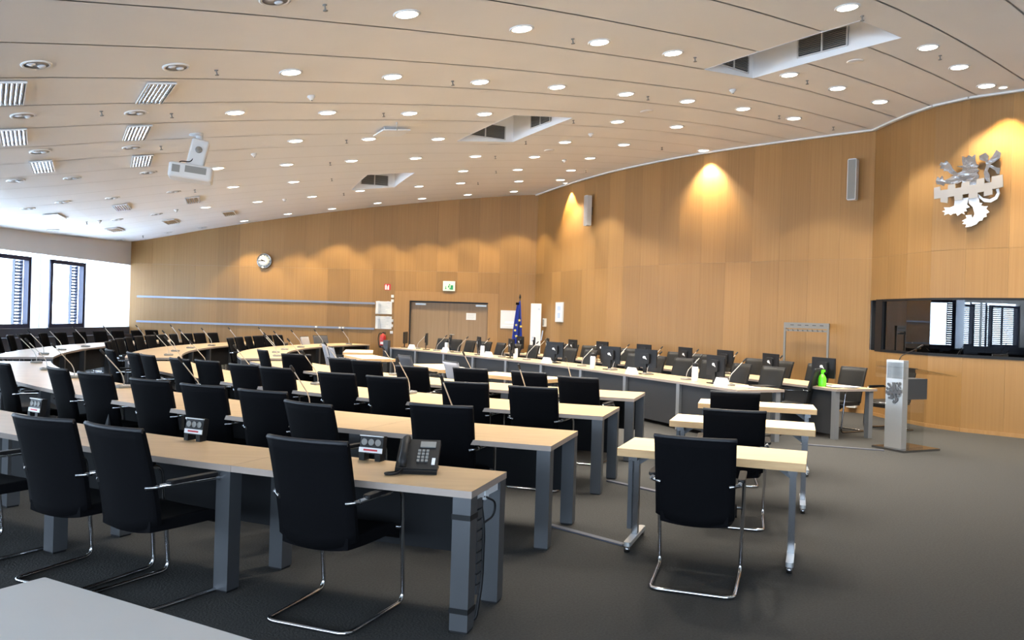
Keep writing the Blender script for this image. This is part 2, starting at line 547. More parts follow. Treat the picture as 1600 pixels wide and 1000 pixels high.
def panel(parent, a, b, zb, zt, nrm, name='wall_panel', mat='wall_veneer', th=0.02):
    """flat panel between plan points a and b; zt may be (left, right)"""
    if not isinstance(zt, tuple): zt = (zt, zt)
    t = (b - a).normalized(); g = 0.001
    p, q = a + t * g, b - t * g
    c = (p + q) / 2
    base = Vector((c.x, c.y, zb))
    vs = []
    for off in (0, -th):
        for pt, z in ((p, zb + g), (q, zb + g), (q, zt[1] - g), (p, zt[0] - g)):
            v = pt + nrm * off; vs.append(Vector((v.x, v.y, z)) - base)
    m = MB().add(vs, [(0, 1, 2, 3), (7, 6, 5, 4), (0, 4, 5, 1), (1, 5, 6, 2), (2, 6, 7, 3), (3, 7, 4, 0)])
    return obj(name, m.mesh(name, mat), parent, base)

def wall_sub(name, pts, nrms, label, zbot=0.0, off=0.14, extra=0.3, mat='wall_paint'):
    m = MB()
    for i in range(len(pts) - 1):
        a, b = pts[i], pts[i + 1]; n = nrms[i]
        a2, b2 = a - n * off, b - n * off
        m.add([(a2.x, a2.y, zbot), (b2.x, b2.y, zbot), (b2.x, b2.y, zc(b.x, b.y) + extra), (a2.x, a2.y, zc(a.x, a.y) + extra)], [(0, 1, 2, 3)])
    return struct(name, m.mesh(name, mat), label)

def normals(pts, ctr):
    out = []
    for a, b in zip(pts, pts[1:]):
        t = (b - a).normalized(); n = Vector((-t.y, t.x, 0))
        if n.dot(ctr - a) < 0: n = -n
        out.append(n)
    return out
CTR = Vector((-1, 9, 0))

# back wall with the double door
A0 = Vector((*WA0, 0)); A1 = Vector((*WA1, 0)); AT = (A1 - A0).normalized(); AN = Vector((AT.y, -AT.x, 0))
if AN.dot(CTR - A0) < 0: AN = -AN
def ax(X): return A0 + AT * ((X - A0.x) / AT.x)       # point on the back wall at world X
ptsA = [ax(x) for x in [0.68, 0.15, -0.43]] + [ax(-0.43 - 3.2 * k / 5) for k in range(1, 6)] + [ax(-3.63 - (12.1 - 3.63) * k / 12) for k in range(1, 13)]
nA = [AN] * (len(ptsA) - 1)
wallA = wall_sub('wall_back', [ptsA[0], ptsA[-1]], [AN], 'wood veneer back wall with double door')
for i in range(len(ptsA) - 1):
    a, b = ptsA[i], ptsA[i + 1]
    panel(wallA, a, b, ZJ, (zc(a.x, a.y) + .03, zc(b.x, b.y) + .03), AN)
    mid = (a.x + b.x) / 2
    if -3.63 < mid < -0.43: panel(wallA, a, b, 2.345, ZJ, AN)
    else: panel(wallA, a, b, 0.0, ZJ, AN)

# curved wall
ptsB = resample(BW, 0.62); nB = normals(ptsB, CTR)
wallB = wall_sub('wall_right', ptsB, nB, 'curved wood veneer wall behind the dais')
for i in range(len(ptsB) - 1):
    a, b = ptsB[i], ptsB[i + 1]
    panel(wallB, a, b, 0.0, ZJ, nB[i]); panel(wallB, a, b, ZJ, (zc(a.x, a.y) + .03, zc(b.x, b.y) + .03), nB[i])
# booth wall
ptsC = resample(CW, 0.6); nC = normals(ptsC, CTR)
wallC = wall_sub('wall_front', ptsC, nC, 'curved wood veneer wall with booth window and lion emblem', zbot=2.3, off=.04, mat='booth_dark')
WZ0, WZ1 = 1.23, 2.175
for i in range(len(ptsC) - 1):
    a, b = ptsC[i], ptsC[i + 1]
    panel(wallC, a, b, 0.0, WZ0, nC[i]); panel(wallC, a, b, WZ1, ZJ, nC[i]); panel(wallC, a, b, ZJ, (zc(a.x, a.y) + .03, zc(b.x, b.y) + .03), nC[i])
# booth floor and ceiling close the space behind the panels
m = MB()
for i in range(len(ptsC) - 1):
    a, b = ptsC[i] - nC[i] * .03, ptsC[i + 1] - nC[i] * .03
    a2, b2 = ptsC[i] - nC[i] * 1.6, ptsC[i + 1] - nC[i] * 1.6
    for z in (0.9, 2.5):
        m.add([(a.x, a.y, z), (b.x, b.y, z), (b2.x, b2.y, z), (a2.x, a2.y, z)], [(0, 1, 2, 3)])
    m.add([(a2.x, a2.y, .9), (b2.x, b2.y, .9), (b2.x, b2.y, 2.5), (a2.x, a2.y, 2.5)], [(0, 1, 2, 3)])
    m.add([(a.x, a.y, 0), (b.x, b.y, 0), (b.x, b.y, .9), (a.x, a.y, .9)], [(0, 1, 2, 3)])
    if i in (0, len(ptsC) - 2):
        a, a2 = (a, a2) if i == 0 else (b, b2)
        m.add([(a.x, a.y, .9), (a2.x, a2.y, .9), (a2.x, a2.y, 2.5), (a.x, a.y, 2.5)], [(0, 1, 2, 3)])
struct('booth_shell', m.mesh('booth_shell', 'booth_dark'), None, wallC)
# booth window: dark frame and panes
bw = thing('window_booth', 'long dark reflecting booth window in the wood wall', 'window', (CW[0][0], CW[0][1], 0), kind='structure')
del bw['category']
o0 = Vector((CW[0][0], CW[0][1], 0))
wp = [ptsC[0].lerp(ptsC[1], .75)] + ptsC[1:-1]
wn = nC[0:len(wp) - 1]
for i in range(len(wp) - 1):
    a, b, n = wp[i] - o0, wp[i + 1] - o0, wn[i]
    m = MB()
    p, q = a - n * .03, b - n * .03
    m.add([(p.x, p.y, WZ0), (q.x, q.y, WZ0), (q.x, q.y, WZ1), (p.x, p.y, WZ1)], [(0, 1, 2, 3)])
    obj('booth_pane', m.mesh('booth_pane', 'booth_glass'), bw)
    m = MB(); t = (b - a).normalized()
    Mx = Matrix(((t.x, n.x, 0, a.x), (t.y, n.y, 0, a.y), (0, 0, 1, 0), (0, 0, 0, 1))); L = (b - a).length
    m.box(-.002, L + .002, -.05, .008, WZ0 - .02, WZ0 + .025, 0, Mx); m.box(-.002, L + .002, -.05, .008, WZ1 - .025, WZ1 + .012, 0, Mx)
    obj('window_frame', m.mesh('window_frame', 'black_plastic'), bw)
m = MB(); n = wn[0]; a = wp[0] - o0
m.box(a.x - .012, a.x + .06, a.y - .02, a.y + .25, WZ0 - .02, WZ1 + .012)
obj('window_frame', m.mesh('window_frame', 'black_plastic'), bw)

# unseen shell added around the room to block light leaks
OUT = [(-12.5, 26.5), (1.2, 25.6), (9.6, 18.2), (13.5, 11.0), (13.5, -5.3), (-14.4, -5.3)]
m = MB()
for p, q in zip(OUT, OUT[1:-1]): m.add([(*p, -.3), (*q, -.3), (*q, 6.6), (*p, 6.6)], [(0, 1, 2, 3)])
struct('light_seal_wall', m.mesh('light_seal_wall', 'wall_paint'), 'unseen shell added to keep stray light out of the room')
m = MB(); m.prism([(x, y) for x, y in OUT[::-1]], 6.45, 6.6); struct('light_seal_lid', m.mesh('light_seal_lid', 'wall_paint'), 'unseen lid added above the ceiling against stray light')  # lid of the added shell, stops light from above
# plain walls out of view
def flat_wall(name, x0, y0, x1, y1, label):
    m = MB(); n = 16
    for i in range(n):
        ax_, ay_ = x0 + (x1 - x0) * i / n, y0 + (y1 - y0) * i / n; bx, by = x0 + (x1 - x0) * (i + 1) / n, y0 + (y1 - y0) * (i + 1) / n
        m.add([(ax_, ay_, 0), (bx, by, 0), (bx, by, zc(bx, by) + .3), (ax_, ay_, zc(ax_, ay_) + .3)], [(0, 1, 2, 3)])
    return struct(name, m.mesh(name, 'wall_paint'), label)
flat_wall('wall_side', 11.0, 10.1, 11.0, -5.0, 'plain wall right of the camera')
m = MB(); m.box(-14.4, 11.2, -5.3, -5.0, 0, .98); m.box(-14.4, -13.6, -5.3, -5.0, .98, 2.93); m.box(4.0, 11.2, -5.3, -5.0, .98, 2.93); m.box(-14.4, 11.2, -5.3, -5.0, 2.93, 6.0)
struct('wall_rear', m.mesh('wall_rear', 'wall_paint'), 'window wall behind the camera')
for k in range(8):
    x0, x1 = -13.6 + 2.2 * k, -11.4 + 2.2 * k
    w = thing('window_rear_%d' % (k + 1), 'window behind the camera', 'window', (0, 0, 0), kind='structure'); del w['category']; del w['label']
    m = MB(); m.add([(x0, -5.15, .98), (x1, -5.15, .98), (x1, -5.15, 2.93), (x0, -5.15, 2.93)], [(0, 1, 2, 3)]); obj('pane', m.mesh('pane', 'window_glass'), w)
    m = MB(); m.box(x0, x0 + .08, -5.22, -5.08, .98, 2.93); m.box(x1 - .08, x1, -5.22, -5.08, .98, 2.93); m.box(x0, x1, -5.22, -5.08, .98, 1.06); m.box(x0, x1, -5.22, -5.08, 2.85, 2.93); obj('casement_frame', m.mesh('casement_frame', 'window_frame'), w)
    if k < 2:
        m = MB(); z = 1.0
        while z < 2.9:
            m.box(x0, x1, -.035, .035, -.004, .004, 0, Matrix.Translation((0, -5.4, z)) @ Matrix.Rotation(R(28), 4, 'X')); z += .1
        obj('louver_shutter', m.mesh('louver_shutter', 'shutter'), w)

# trims along the wall tops and the base of the curved walls
def ribbon(name, pts, nrms, d0, d1, z0f, z1f, mat, label):
    m = MB()
    for i in range(len(pts) - 1):
        a, b, n = pts[i], pts[i + 1], nrms[i]
        q = [a + n * d0, b + n * d0, b + n * d1, a + n * d1]
        lo = [Vector((p.x, p.y, z0f(p))) for p in q]; hi = [Vector((p.x, p.y, z1f(p))) for p in q]
        m.add(lo + hi, [(3, 2, 1, 0), (4, 5, 6, 7), (0, 1, 5, 4), (1, 2, 6, 5), (2, 3, 7, 6), (3, 0, 4, 7)])
    return struct(name, m.mesh(name, mat), label)
ribbon('trim_1', ptsB, nB, 0.02, 0.09, lambda p: zc(p.x, p.y) - .035, lambda p: zc(p.x, p.y) - .004, 'white_plastic', 'white strip where the curved wall meets the ceiling')
ribbon('trim_2', ptsC, nC, 0.02, 0.09, lambda p: zc(p.x, p.y) - .035, lambda p: zc(p.x, p.y) - .004, 'white_plastic', 'white strip above the booth wall')
ribbon('baseboard_right', ptsB, nB, 0.001, 0.015, lambda p: 0.0, lambda p: .06, 'door_frame_veneer', 'wood skirting of the curved wall')
ribbon('baseboard_front', ptsC, nC, 0.001, 0.015, lambda p: 0.0, lambda p: .06, 'door_frame_veneer', 'wood skirting of the booth wall')

# ---- window wall on the left
LT = (LB - LA).normalized(); LN = Vector((-LT.y, LT.x, 0)); LLEN = (LB - LA).length
LM = Matrix(((LT.x, LN.x, 0, LA.x), (LT.y, LN.y, 0, LA.y), (0, 0, 1, 0), (0, 0, 0, 1)))   # x along the wall, y into the room
SILL, HEAD = 0.98, 2.93
m = MB(); m.box(-.2, LLEN + .2, -.3, 0, 0, SILL, 0, LM)
n = 24
for i in range(n):
    d0, d1 = LLEN * i / n, LLEN * (i + 1) / n
    p, q = LA + LT * d0, LA + LT * d1
    vs = [(d0, -.3, HEAD), (d1, -.3, HEAD), (d1, 0, HEAD), (d0, 0, HEAD), (d0, -.3, zc(p.x, p.y) + .3), (d1, -.3, zc(q.x, q.y) + .3), (d1, 0, zc(q.x, q.y) + .3), (d0, 0, zc(p.x, p.y) + .3)]
    m.add([LM @ Vector(v) for v in vs], [(3, 2, 1, 0), (0, 1, 5, 4), (2, 3, 7, 6), (4, 5, 6, 7)])
m.box(-.2, 0.0, -.3, 0, 0, 5, 0, LM)
struct('wall_left', m.mesh('wall_left', 'wall_paint'), 'window wall with plain bulkhead above the glazing')
m = MB(); m.box(0, LLEN, 0.0, .28, .72, .76, 0, LM); m.box(0, LLEN, .2, .24, .0, .72, 0, LM); m.box(0, LLEN, 0.0, .02, .76, SILL, 0, LM)
struct('trim_3', m.mesh('trim_3', 'casing_dark'), 'dark casing under the windows')
WP, WW, WS = 2.4, 1.6, 2.3
nwin = 12
def slats(x0, x1, y, z0, z1, step=.085, tilt=28):
    m = MB(); z = z0
    while z < z1:
        Mx = LM @ Matrix.Translation((0, y, z)) @ Matrix.Rotation(R(tilt), 4, 'X')
        m.box(x0, x1, -.035, .035, -.004, .004, 0, Mx); z += step
    m.box(x0, x0 + .025, y - .04, y + .04, z0 - .04, z1, 0, LM); m.box(x1 - .025, x1, y - .04, y + .04, z0 - .04, z1, 0, LM)
    return m.mesh('louver_shutter', 'shutter')
for k in range(nwin):
    d0 = WS + WP * k; d1 = d0 + WW
    e0 = 0 if k == 0 else d0 - (WP - WW)
    w = thing('window_%d' % (k + 1), ('dark framed casement with folded louvre shutters, %s from the far corner' % ORD[k]), 'window', (0, 0, 0), kind='structure')
    del w['category']
    m = MB(); m.add([LM @ Vector(v) for v in [(e0, -.16, SILL), (d0, -.16, SILL), (d0, -.16, HEAD), (e0, -.16, HEAD)]], [(0, 1, 2, 3)])
    obj('fixed_pane', m.mesh('fixed_pane', 'window_glass'), w)
    if k < 6:
        m = MB(); m.box(e0 + .02, d0 - .02, -.102, -.098, SILL + .02, HEAD - .01, 0, LM); m.box(e0 + .02, d0 - .02, -.11, -.09, SILL + .005, SILL + .03, 0, LM)
        o = obj('roller_blind', m.mesh('roller_blind', 'blind_fabric'), w); o['label'] = 'white translucent roller blind'
    m = MB(); m.add([LM @ Vector(v) for v in [(d0, -.14, SILL), (d1, -.14, SILL), (d1, -.14, HEAD), (d0, -.14, HEAD)]], [(0, 1, 2, 3)])
    obj('pane', m.mesh('pane', 'window_glass'), w)
    m = MB(); F = .11
    m.box(d0, d0 + F, -.2, -.06, SILL, HEAD - .1, 0, LM); m.box(d1 - F, d1, -.2, -.06, SILL, HEAD - .1, 0, LM)
    m.box(d0, d1, -.2, -.06, SILL, SILL + F, 0, LM); m.box(d0, d1, -.2, -.06, HEAD - .1 - F, HEAD - .1, 0, LM)
    obj('casement_frame', m.mesh('casement_frame', 'window_frame'), w)
    if k > 0:
        m = MB(); m.box(e0 + .36, e0 + .42, -.2, -.12, SILL, HEAD, 0, LM); obj('mullion', m.mesh('mullion', 'white_plastic'), w)
    if k not in (8, 9, 10, 11):
        obj('louver_shutter', slats(d0 - .02, d0 + .30, -.34, SILL, HEAD - .1, .085, 50), w)
        obj('louver_shutter', slats(d1 - .30, d1 + .02, -.34, SILL, HEAD - .1, .085, 50), w)
    else:
        obj('louver_shutter', slats(e0, d0, -.34, SILL, HEAD, .085), w); obj('louver_shutter', slats(d0, d0 + WW / 2, -.34, SILL, HEAD - .1, .085), w); obj('louver_shutter', slats(d0 + WW / 2, d1, -.34, SILL, HEAD - .1, .085), w)
m = MB(); d0 = WS + WP * (nwin - 1) + WW
m.box(d0, LLEN, -.3, 0, SILL, HEAD, 0, LM)
struct('wall_left_end', m.mesh('wall_left_end', 'wall_paint'), 'plain end of the window wall behind the camera')

# ------------------------------------------------------------------ double door
def wall_frame(X, z, off=0.0):
    """matrix of a spot on the back wall: x along +X, y out of the wall into the room, z up"""
    p = ax(X) + AN * off
    t = -AT
    return Matrix(((t.x, AN.x, 0, p.x), (t.y, AN.y, 0, p.y), (0, 0, 1, z), (0, 0, 0, 1)))
def place_m(o, M): o.matrix_world = M; return o

dr = thing('door_1', 'brown wooden double door with wood surround', 'door', (0, 0, 0), kind='structure')
del dr['category']
place_m(dr, wall_frame(-1.955, 0))
hw, hh = 1.215, 2.065
m = MB(); m.box(-1.685, -hw, -.13, .012, 0, 2.347); m.box(hw, 1.53, -.13, .012, 0, 2.345); m.box(-hw, hw, -.13, .012, hh, 2.345)
obj('door_surround', m.mesh('door_surround', 'door_frame_veneer'), dr)
m = MB(); m.box(-hw, hw, -.13, -.10, hh - .045, hh); m.box(-hw, -hw + .035, -.125, -.02, 0, hh); 
obj('door_jamb', m.mesh('door_jamb', 'panel_dark'), dr)
for s in (-1, 1):
    m = MB(); m.box(min(0, s * (hw - .01)) + .003, max(0, s * (hw - .01)) - .003, -.128, -.085, 0.008, hh - .045)
    lf = obj('door_leaf', m.mesh('door_leaf', 'door_veneer'), dr)
    m = MB(); c = s * (hw - .34) if s < 0 else s * (hw - .22)
    m.box(c - .16, c + .16, -.085, -.04, hh - .125, hh - .075)
    obj('door_closer', m.mesh('door_closer', 'steel'), lf)
m = MB(); m.tube(fillet([(0.06, -.085, 1.06), (0.06, -.03, 1.06), (0.20, -.03, 1.06)], .02), .011); m.lathe([(.028, 0), (.028, .012)], 12, 0, Matrix.Translation((0.06, -.085, .93)) @ Matrix.Rotation(R(-90), 4, 'X'))
obj('door_handle', m.mesh('door_handle', 'steel'), dr)

def on_back(name, label, cat, X, z, builder, off=0.004):
    t = thing(name, label, cat, (0, 0, 0)); place_m(t, wall_frame(X, z, off)); stamp(t, builder()); return t

# notice on the door leaf
def b_notice():
    m = MB(); m.box(-.15, .15, 0, .004, -.105, .105)
    k = MB()
    for i in range(4): k.box(-.11, .11 - .03 * (i % 2), .004, .0048, .05 - .035 * i, .058 - .035 * i)
    return [('sheet', m.mesh('sheet', 'paper')), ('print', k.mesh('print', 'print_grey'))]
on_back('door_notice', 'small white paper notice taped to the right door leaf', 'notice', -1.265, 1.63, b_notice, -.083)

def b_clock():
    a = MB(); a.lathe([(.0, 0), (.225, 0), (.24, .03), (.235, .06), (.205, .065), (.2, .045), (0, .045)], 32, 0, Matrix.Rotation(R(-90), 4, 'X'))
    f = MB(); f.lathe([(0, .046), (.202, .046), (.202, .048), (0, .048)], 32, 0, Matrix.Rotation(R(-90), 4, 'X'))
    mk = MB()
    for k in range(12):
        Mx = Matrix.Rotation(R(30 * k), 4, 'Y'); w = .014 if k % 3 else .022
        mk.box(-w / 2, w / 2, .049, .051, .155, .19, 0, Mx)
    h1 = MB(); h1.box(-.015, .015, .052, .054, -.03, .12, 0, Matrix.Rotation(R(-68), 4, 'Y'))
    h2 = MB(); h2.box(-.011, .011, .055, .057, -.03, .18, 0, Matrix.Rotation(R(-87), 4, 'Y'))
    return [('clock_case', a.mesh('clock_case', 'dark_chrome')), ('clock_face', f.mesh('clock_face', 'clock_face'), [('hour_marks', mk.mesh('hour_marks', 'black_plastic'))]),
            ('hour_hand', h1.mesh('hour_hand', 'black_plastic')), ('minute_hand', h2.mesh('minute_hand', 'black_plastic'))]
on_back('wall_clock', 'round white wall clock with dark rim on the back wall', 'clock', -7.76, 3.16, b_clock)

def b_fire():
    a = MB(); a.box(-.095, .095, 0, .006, -.095, .095)
    w = MB(); w.box(-.075, -.02, .006, .009, -.08, .05); w.box(-.058, -.036, .006, .009, .05, .08); w.box(.0, .05, .006, .009, -.08, .02); w.box(.02, .05, .006, .009, .02, .06)
    return [('sign_plate', a.mesh('sign_plate', 'sign_red')), ('pictogram', w.mesh('pictogram', 'paper'))]
on_back('fire_sign', 'small square red and white fire extinguisher sign on wood wall', 'sign', -3.865, 2.46, b_fire)

def b_exit():
    a = MB(); a.box(-.185, .185, 0, .045, -.15, .15)
    f = MB(); f.box(-.175, .175, .045, .048, -.14, .14)
    g = MB()
    # door, arrow and running figure in green
    g.box(.05, .13, .049, .052, -.11, .03); g.box(-.02, .02, .049, .052, -.05, .02, 0, Matrix.Rotation(R(20), 4, 'Y'))
    g.lathe([(0, 0), (.022, 0), (.022, .003), (0, .003)], 10, 0, Matrix.Translation((.02, .049, .045)) @ Matrix.Rotation(R(-90), 4, 'X'))
    g.box(-.055, .0, .049, .052, -.09, -.07, 0, Matrix.Rotation(R(-35), 4, 'Y')); g.box(.0, .02, .049, .052, -.12, -.04, 0, Matrix.Rotation(R(-20), 4, 'Y'))
    g.box(-.12, -.07, .049, .052, -.08, -.06); g.box(-.105, -.085, .049, .052, -.10, .0)
    return [('sign_box', a.mesh('sign_box', 'white_plastic')), ('lit_face', f.mesh('lit_face', 'sign_light')), ('pictogram', g.mesh('pictogram', 'sign_green'))]
on_back('exit_sign', 'lit green emergency exit sign above the double door', 'sign', -1.955, 2.54, b_exit)

def b_sheet(seed):
    def f():
        rr = random.Random(seed)
        m = MB(); m.grid(lambda u, v: (-.255 + .51 * u, .012 + .012 * sin(9 * u + 5 * v + seed) * (1 - v * .3), -.195 + .39 * v), 10, 8)
        k = MB()
        for i in range(6):
            z = .14 - .05 * i; x0 = -.2 + .05 * rr.random(); x1 = .05 + .17 * rr.random()
            k.box(x0, x1, .03, .031, z, z + .012)
        k.box(-.17, -.1, .03, .031, -.18, .12)
        tp = MB(); tp.box(-.2, -.13, .0, .034, .18, .2); tp.box(.1, .17, .0, .034, .18, .2)
        return [('paper_sheet', m.mesh('paper_sheet', 'paper')), ('handwriting', k.mesh('handwriting', 'print_grey')), ('rail_clip', tp.mesh('rail_clip', 'white_plastic'))]
    return f
on_back('flip_sheet', 'upper white flip chart sheet hung on the wall rail', 'paper', -3.96, 1.82, b_sheet(1))
on_back('flip_sheet', 'lower white flip chart sheet above the fire extinguisher', 'paper', -3.955, 1.36, b_sheet(2))
def b_switch():
    a = MB(); a.prism(rrect(.085, .085, .008, 2), 0, .012, M=Matrix.Rotation(R(-90), 4, 'X')); b = MB(); b.box(-.028, .028, .012, .018, -.028, .028)
    return [('switch_plate', a.mesh('switch_plate', 'white_plastic')), ('rocker', b.mesh('rocker', 'paper'))]
for i, (z, lb) in enumerate([(2.18, 'topmost'), (2.04, 'second from top'), (1.43, 'third from top'), (1.27, 'fourth from top'), (1.07, 'lowest')]):
    on_back('wall_switch', 'small white wall plate left of the double door, %s of five' % lb, 'switch', -3.70, z, b_switch).__setitem__('group', 'plates beside the door')

def b_ext():
    c = MB(); c.lathe([(.0, -.24), (.085, -.24), (.095, -.22), (.095, .1), (.08, .155), (.035, .185), (.03, .21), (0, .21)], 18, 0, Matrix.Translation((0, .13, 0)))
    b = MB(); b.lathe([(.096, -.235), (.0975, -.23), (.0975, -.165), (.096, -.16)], 18, 0, Matrix.Translation((0, .13, 0)))
    l = MB(); l.grid(lambda u, v: (.0965 * sin(-.7 + 1.4 * u), .13 + .0965 * cos(-.7 + 1.4 * u), -.12 + .075 * v), 6, 1)
    h = MB(); h.box(-.02, .09, .115, .145, .2, .225); h.box(-.02, .08, .115, .145, .235, .25); h.lathe([(.02, .19), (.02, .24)], 10, 0, Matrix.Translation((0, .13, 0)))
    s = MB(); s.tube(fillet([(0, .13, .21), (-.12, .13, .22), (-.15, .14, .05), (-.12, .16, -.12), (-.09, .17, -.22)], .06), .014)
    k = MB(); k.box(-.04, .04, 0, .036, -.05, .1)
    return [('cylinder', c.mesh('cylinder', 'red_paint')), ('base_ring', b.mesh('base_ring', 'black_plastic')), ('instruction_label', l.mesh('instruction_label', 'paper')),
            ('handle', h.mesh('handle', 'black_plastic')), ('hose', s.mesh('hose', 'black_plastic')), ('wall_bracket', k.mesh('wall_bracket', 'steel'))]
on_back('fire_extinguisher', 'red fire extinguisher with black hose on the back wall', 'extinguisher', -3.93, .82, b_ext)

for z, lb in ((1.945, 'upper'), (1.16, 'lower')):
    t = thing('wall_rail', '%s long grey metal picture rail on the back wall' % lb, 'rail', (0, 0, 0), group='wall rails')
    place_m(t, wall_frame(-8.05, z, .003))
    m = MB(); m.box(-3.82, 3.82, 0, .018, -.03, .03); m.box(-3.82, 3.82, .018, .026, -.03, -.018)
    obj('rail_strip', m.mesh('rail_strip', 'rail_metal'), t)
    if z < 1.5:
        for x in (2.0, 2.75, 2.85):
            m = MB(); m.box(x - .03, x + .03, .026, .06, -.02, .03); obj('rail_clip', m.mesh('rail_clip', 'white_plastic'), t)
def b_board():
    m = MB(); m.box(-.23, .23, 0, .012, -.265, .265)
    f = MB(); f.box(-.24, .24, 0, .018, .265, .275); f.box(-.24, .24, 0, .018, -.275, -.265); f.box(-.24, -.23, 0, .018, -.275, .275); f.box(.23, .24, 0, .018, -.275, .275)
    k = MB(); k.box(-.1, .2, .0122, .013, -.12, -.06); k.box(-.18, .2, .0122, .013, -.2, -.17)
    return [('board_sheet', m.mesh('board_sheet', 'paper')), ('board_frame', f.mesh('board_frame', 'white_plastic')), ('print', k.mesh('print', 'well_white'))]
on_back('notice_board', 'white notice board on wood wall left of the blue flag', 'notice board', -.11, 1.575, b_board)

# ------------------------------------------------------------------ blue flag with gold stars
fl = thing('flag', 'blue flag with gold stars hanging on a pole by the corner', 'flag', (.22, 24.45, 0))
m = MB(); m.lathe([(0, 0), (.19, 0), (.19, .03), (.05, .06), (.03, .1), (0, .1)], 20); obj('stand', m.mesh('stand', 'dark_chrome'), fl)
m = MB(); m.tube([(0, 0, .1), (0.0, 0, 2.22)], .014); m.lathe([(.014, 2.2), (.03, 2.24), (.012, 2.33), (0, 2.34)], 10); obj('pole', m.mesh('pole', 'dark_plastic'), fl)
def flagpt(u, v):
    w = .10 + .30 * v ** .8
    x = -.02 - w * .62 * u + .34 * w * (1 - u) + .03 * sin(14 * u) * v
    z = 2.16 - 1.5 * v - .12 * u * (1 - v) + .10 * (1 - u) * v * .3
    return (x * 1.0, -.03 - .05 * sin(u * 16 + v * 2) * (.3 + v), z)
m = MB(); m.grid(flagpt, 28, 20, (0, .006, 0)); cl = obj('flag_cloth', m.mesh('flag_cloth', 'flag_blue'), fl)
m = MB(); m.box(-.12, -.02, -.05, .0, 2.02, 2.09); obj('flag_tie', m.mesh('flag_tie', 'black_fabric'), fl)
def star(r):
    return [((r if k % 2 == 0 else r * .4) * cos(pi / 2 + k * pi / 5), (r if k % 2 == 0 else r * .4) * sin(pi / 2 + k * pi / 5)) for k in range(10)]
for sx, sz in [(-.0, 1.56), (-.09, 1.42), (-.12, 1.26), (-.08, 1.09), (.03, .97), (.05, 1.38)]:
    m = MB(); m.prism(star(.05), 0, .004, M=Matrix.Translation((sx, -.115, sz)) @ Matrix.Rotation(R(90), 4, 'X')); obj('star', m.mesh('star', 'flag_gold'), cl)

# roll-up banner by the corner
bn = thing('rollup_banner', 'tall narrow white banner standing right of the blue flag', 'banner', (.70, 24.1, 0), R(-6))
m = MB(); m.box(-.155, .155, -.006, .006, .1, 2.07); bs = obj('banner_sheet', m.mesh('banner_sheet', 'paper'), bn)
k = MB(); k.box(.05, .12, -.008, -.006, 1.88, 1.93); k.box(-.12, .0, -.008, -.006, .95, 1.0); k.box(.02, .05, -.008, -.006, 1.0, 1.3, 0, Matrix.Rotation(R(8), 4, 'Y')); k.box(-.1, -.06, -.008, -.006, 1.02, 1.1)
obj('print', k.mesh('print', 'print_blue'), bs)
m = MB(); m.box(-.17, .17, -.08, .08, 0, .1); obj('banner_base', m.mesh('banner_base', 'light_plastic'), bn)
m = MB(); m.tube([(0, .03, .1), (0, .03, 2.05)], .01); obj('support_pole', m.mesh('support_pole', 'steel'), bn)

def wall_mat(poly, pts, nrms, X, Y, z, off):
    """frame on a curved wall at the spot nearest (X, Y)"""
    best = None
    for i in range(len(pts) - 1):
        a, b = pts[i], pts[i + 1]; p = Vector((X, Y, 0))
        t = max(0, min(1, (p - a).dot(b - a) / (b - a).length_squared)); q = a.lerp(b, t)
        if best is None or (q - p).length < best[0]: best = ((q - p).length, q, nrms[i])
    q, n = best[1] + best[2] * off, best[2]
    t = Vector((-n.y, n.x, 0))        # to the right as seen from the room
    return Matrix(((t.x, n.x, 0, q.x), (t.y, n.y, 0, q.y), (0, 0, 1, z), (0, 0, 0, 1)))
def on_curve(name, label, cat, pts, nr, X, Y, z, parts, off=.004, kind=None):
    t = thing(name, label, cat, (0, 0, 0), kind=kind); place_m(t, wall_mat(None, pts, nr, X, Y, z, off)); stamp(t, parts); return t

m = MB(); m.box(-.24, .24, 0, .03, -.28, .28); f = MB(); f.box(-.2, .2, .03, .034, -.24, .24); k = MB(); k.box(-.1, .1, .034, .036, .05, .17); k.box(-.08, .1, .034, .036, -.17, -.02)
on_curve('framed_notice', 'narrow white framed notice on the curved wall', 'picture', ptsB, nB, 1.35, 23.14, 1.83,
         [('picture_frame', m.mesh('picture_frame', 'light_plastic')), ('picture_sheet', f.mesh('picture_sheet', 'paper'), [('print', k.mesh('print', 'print_blue'))])])
m = MB(); m.box(-.07, .07, 0, .07, -.12, .12); f = MB(); f.box(-.05, .05, .07, .076, -.09, .09)
on_curve('wall_terminal', 'small grey box on the curved wall behind the white banner', 'wall box', ptsB, nB, .98, 24.05, 1.52, [('box_body', m.mesh('box_body', 'light_plastic')), ('box_cover', f.mesh('box_cover', 'grey_plastic'))])

# loudspeakers
def spk(face):
    M = Matrix.Rotation(R(-90), 4, 'X')
    a = MB(); a.prism(rrect(.17, .80, .03, 3), .06, .20, M=M)
    g = MB(); g.box(-.07, .07, .2, .207, -.38, .38)
    b = MB(); b.box(-.03, .03, 0, .06, -.1, .1); b.box(-.015, .015, .02, .09, -.3, -.22)
    return [('speaker_cabinet', a.mesh('speaker_cabinet', 'light_plastic')), ('speaker_grille', g.mesh('speaker_grille', face)), ('wall_bracket', b.mesh('wall_bracket', 'black_plastic'))]
on_curve('wall_speaker', 'slim grey column loudspeaker high on the curved wall near the corner', 'speaker', ptsB, nB, 2.02, 21.63, 4.51, spk('steel'))
on_curve('wall_speaker', 'slim grey column loudspeaker high on the wall left of the lion emblem', 'speaker', ptsB, nB, 6.59, 15.94, 4.50, spk('grey_plastic'))

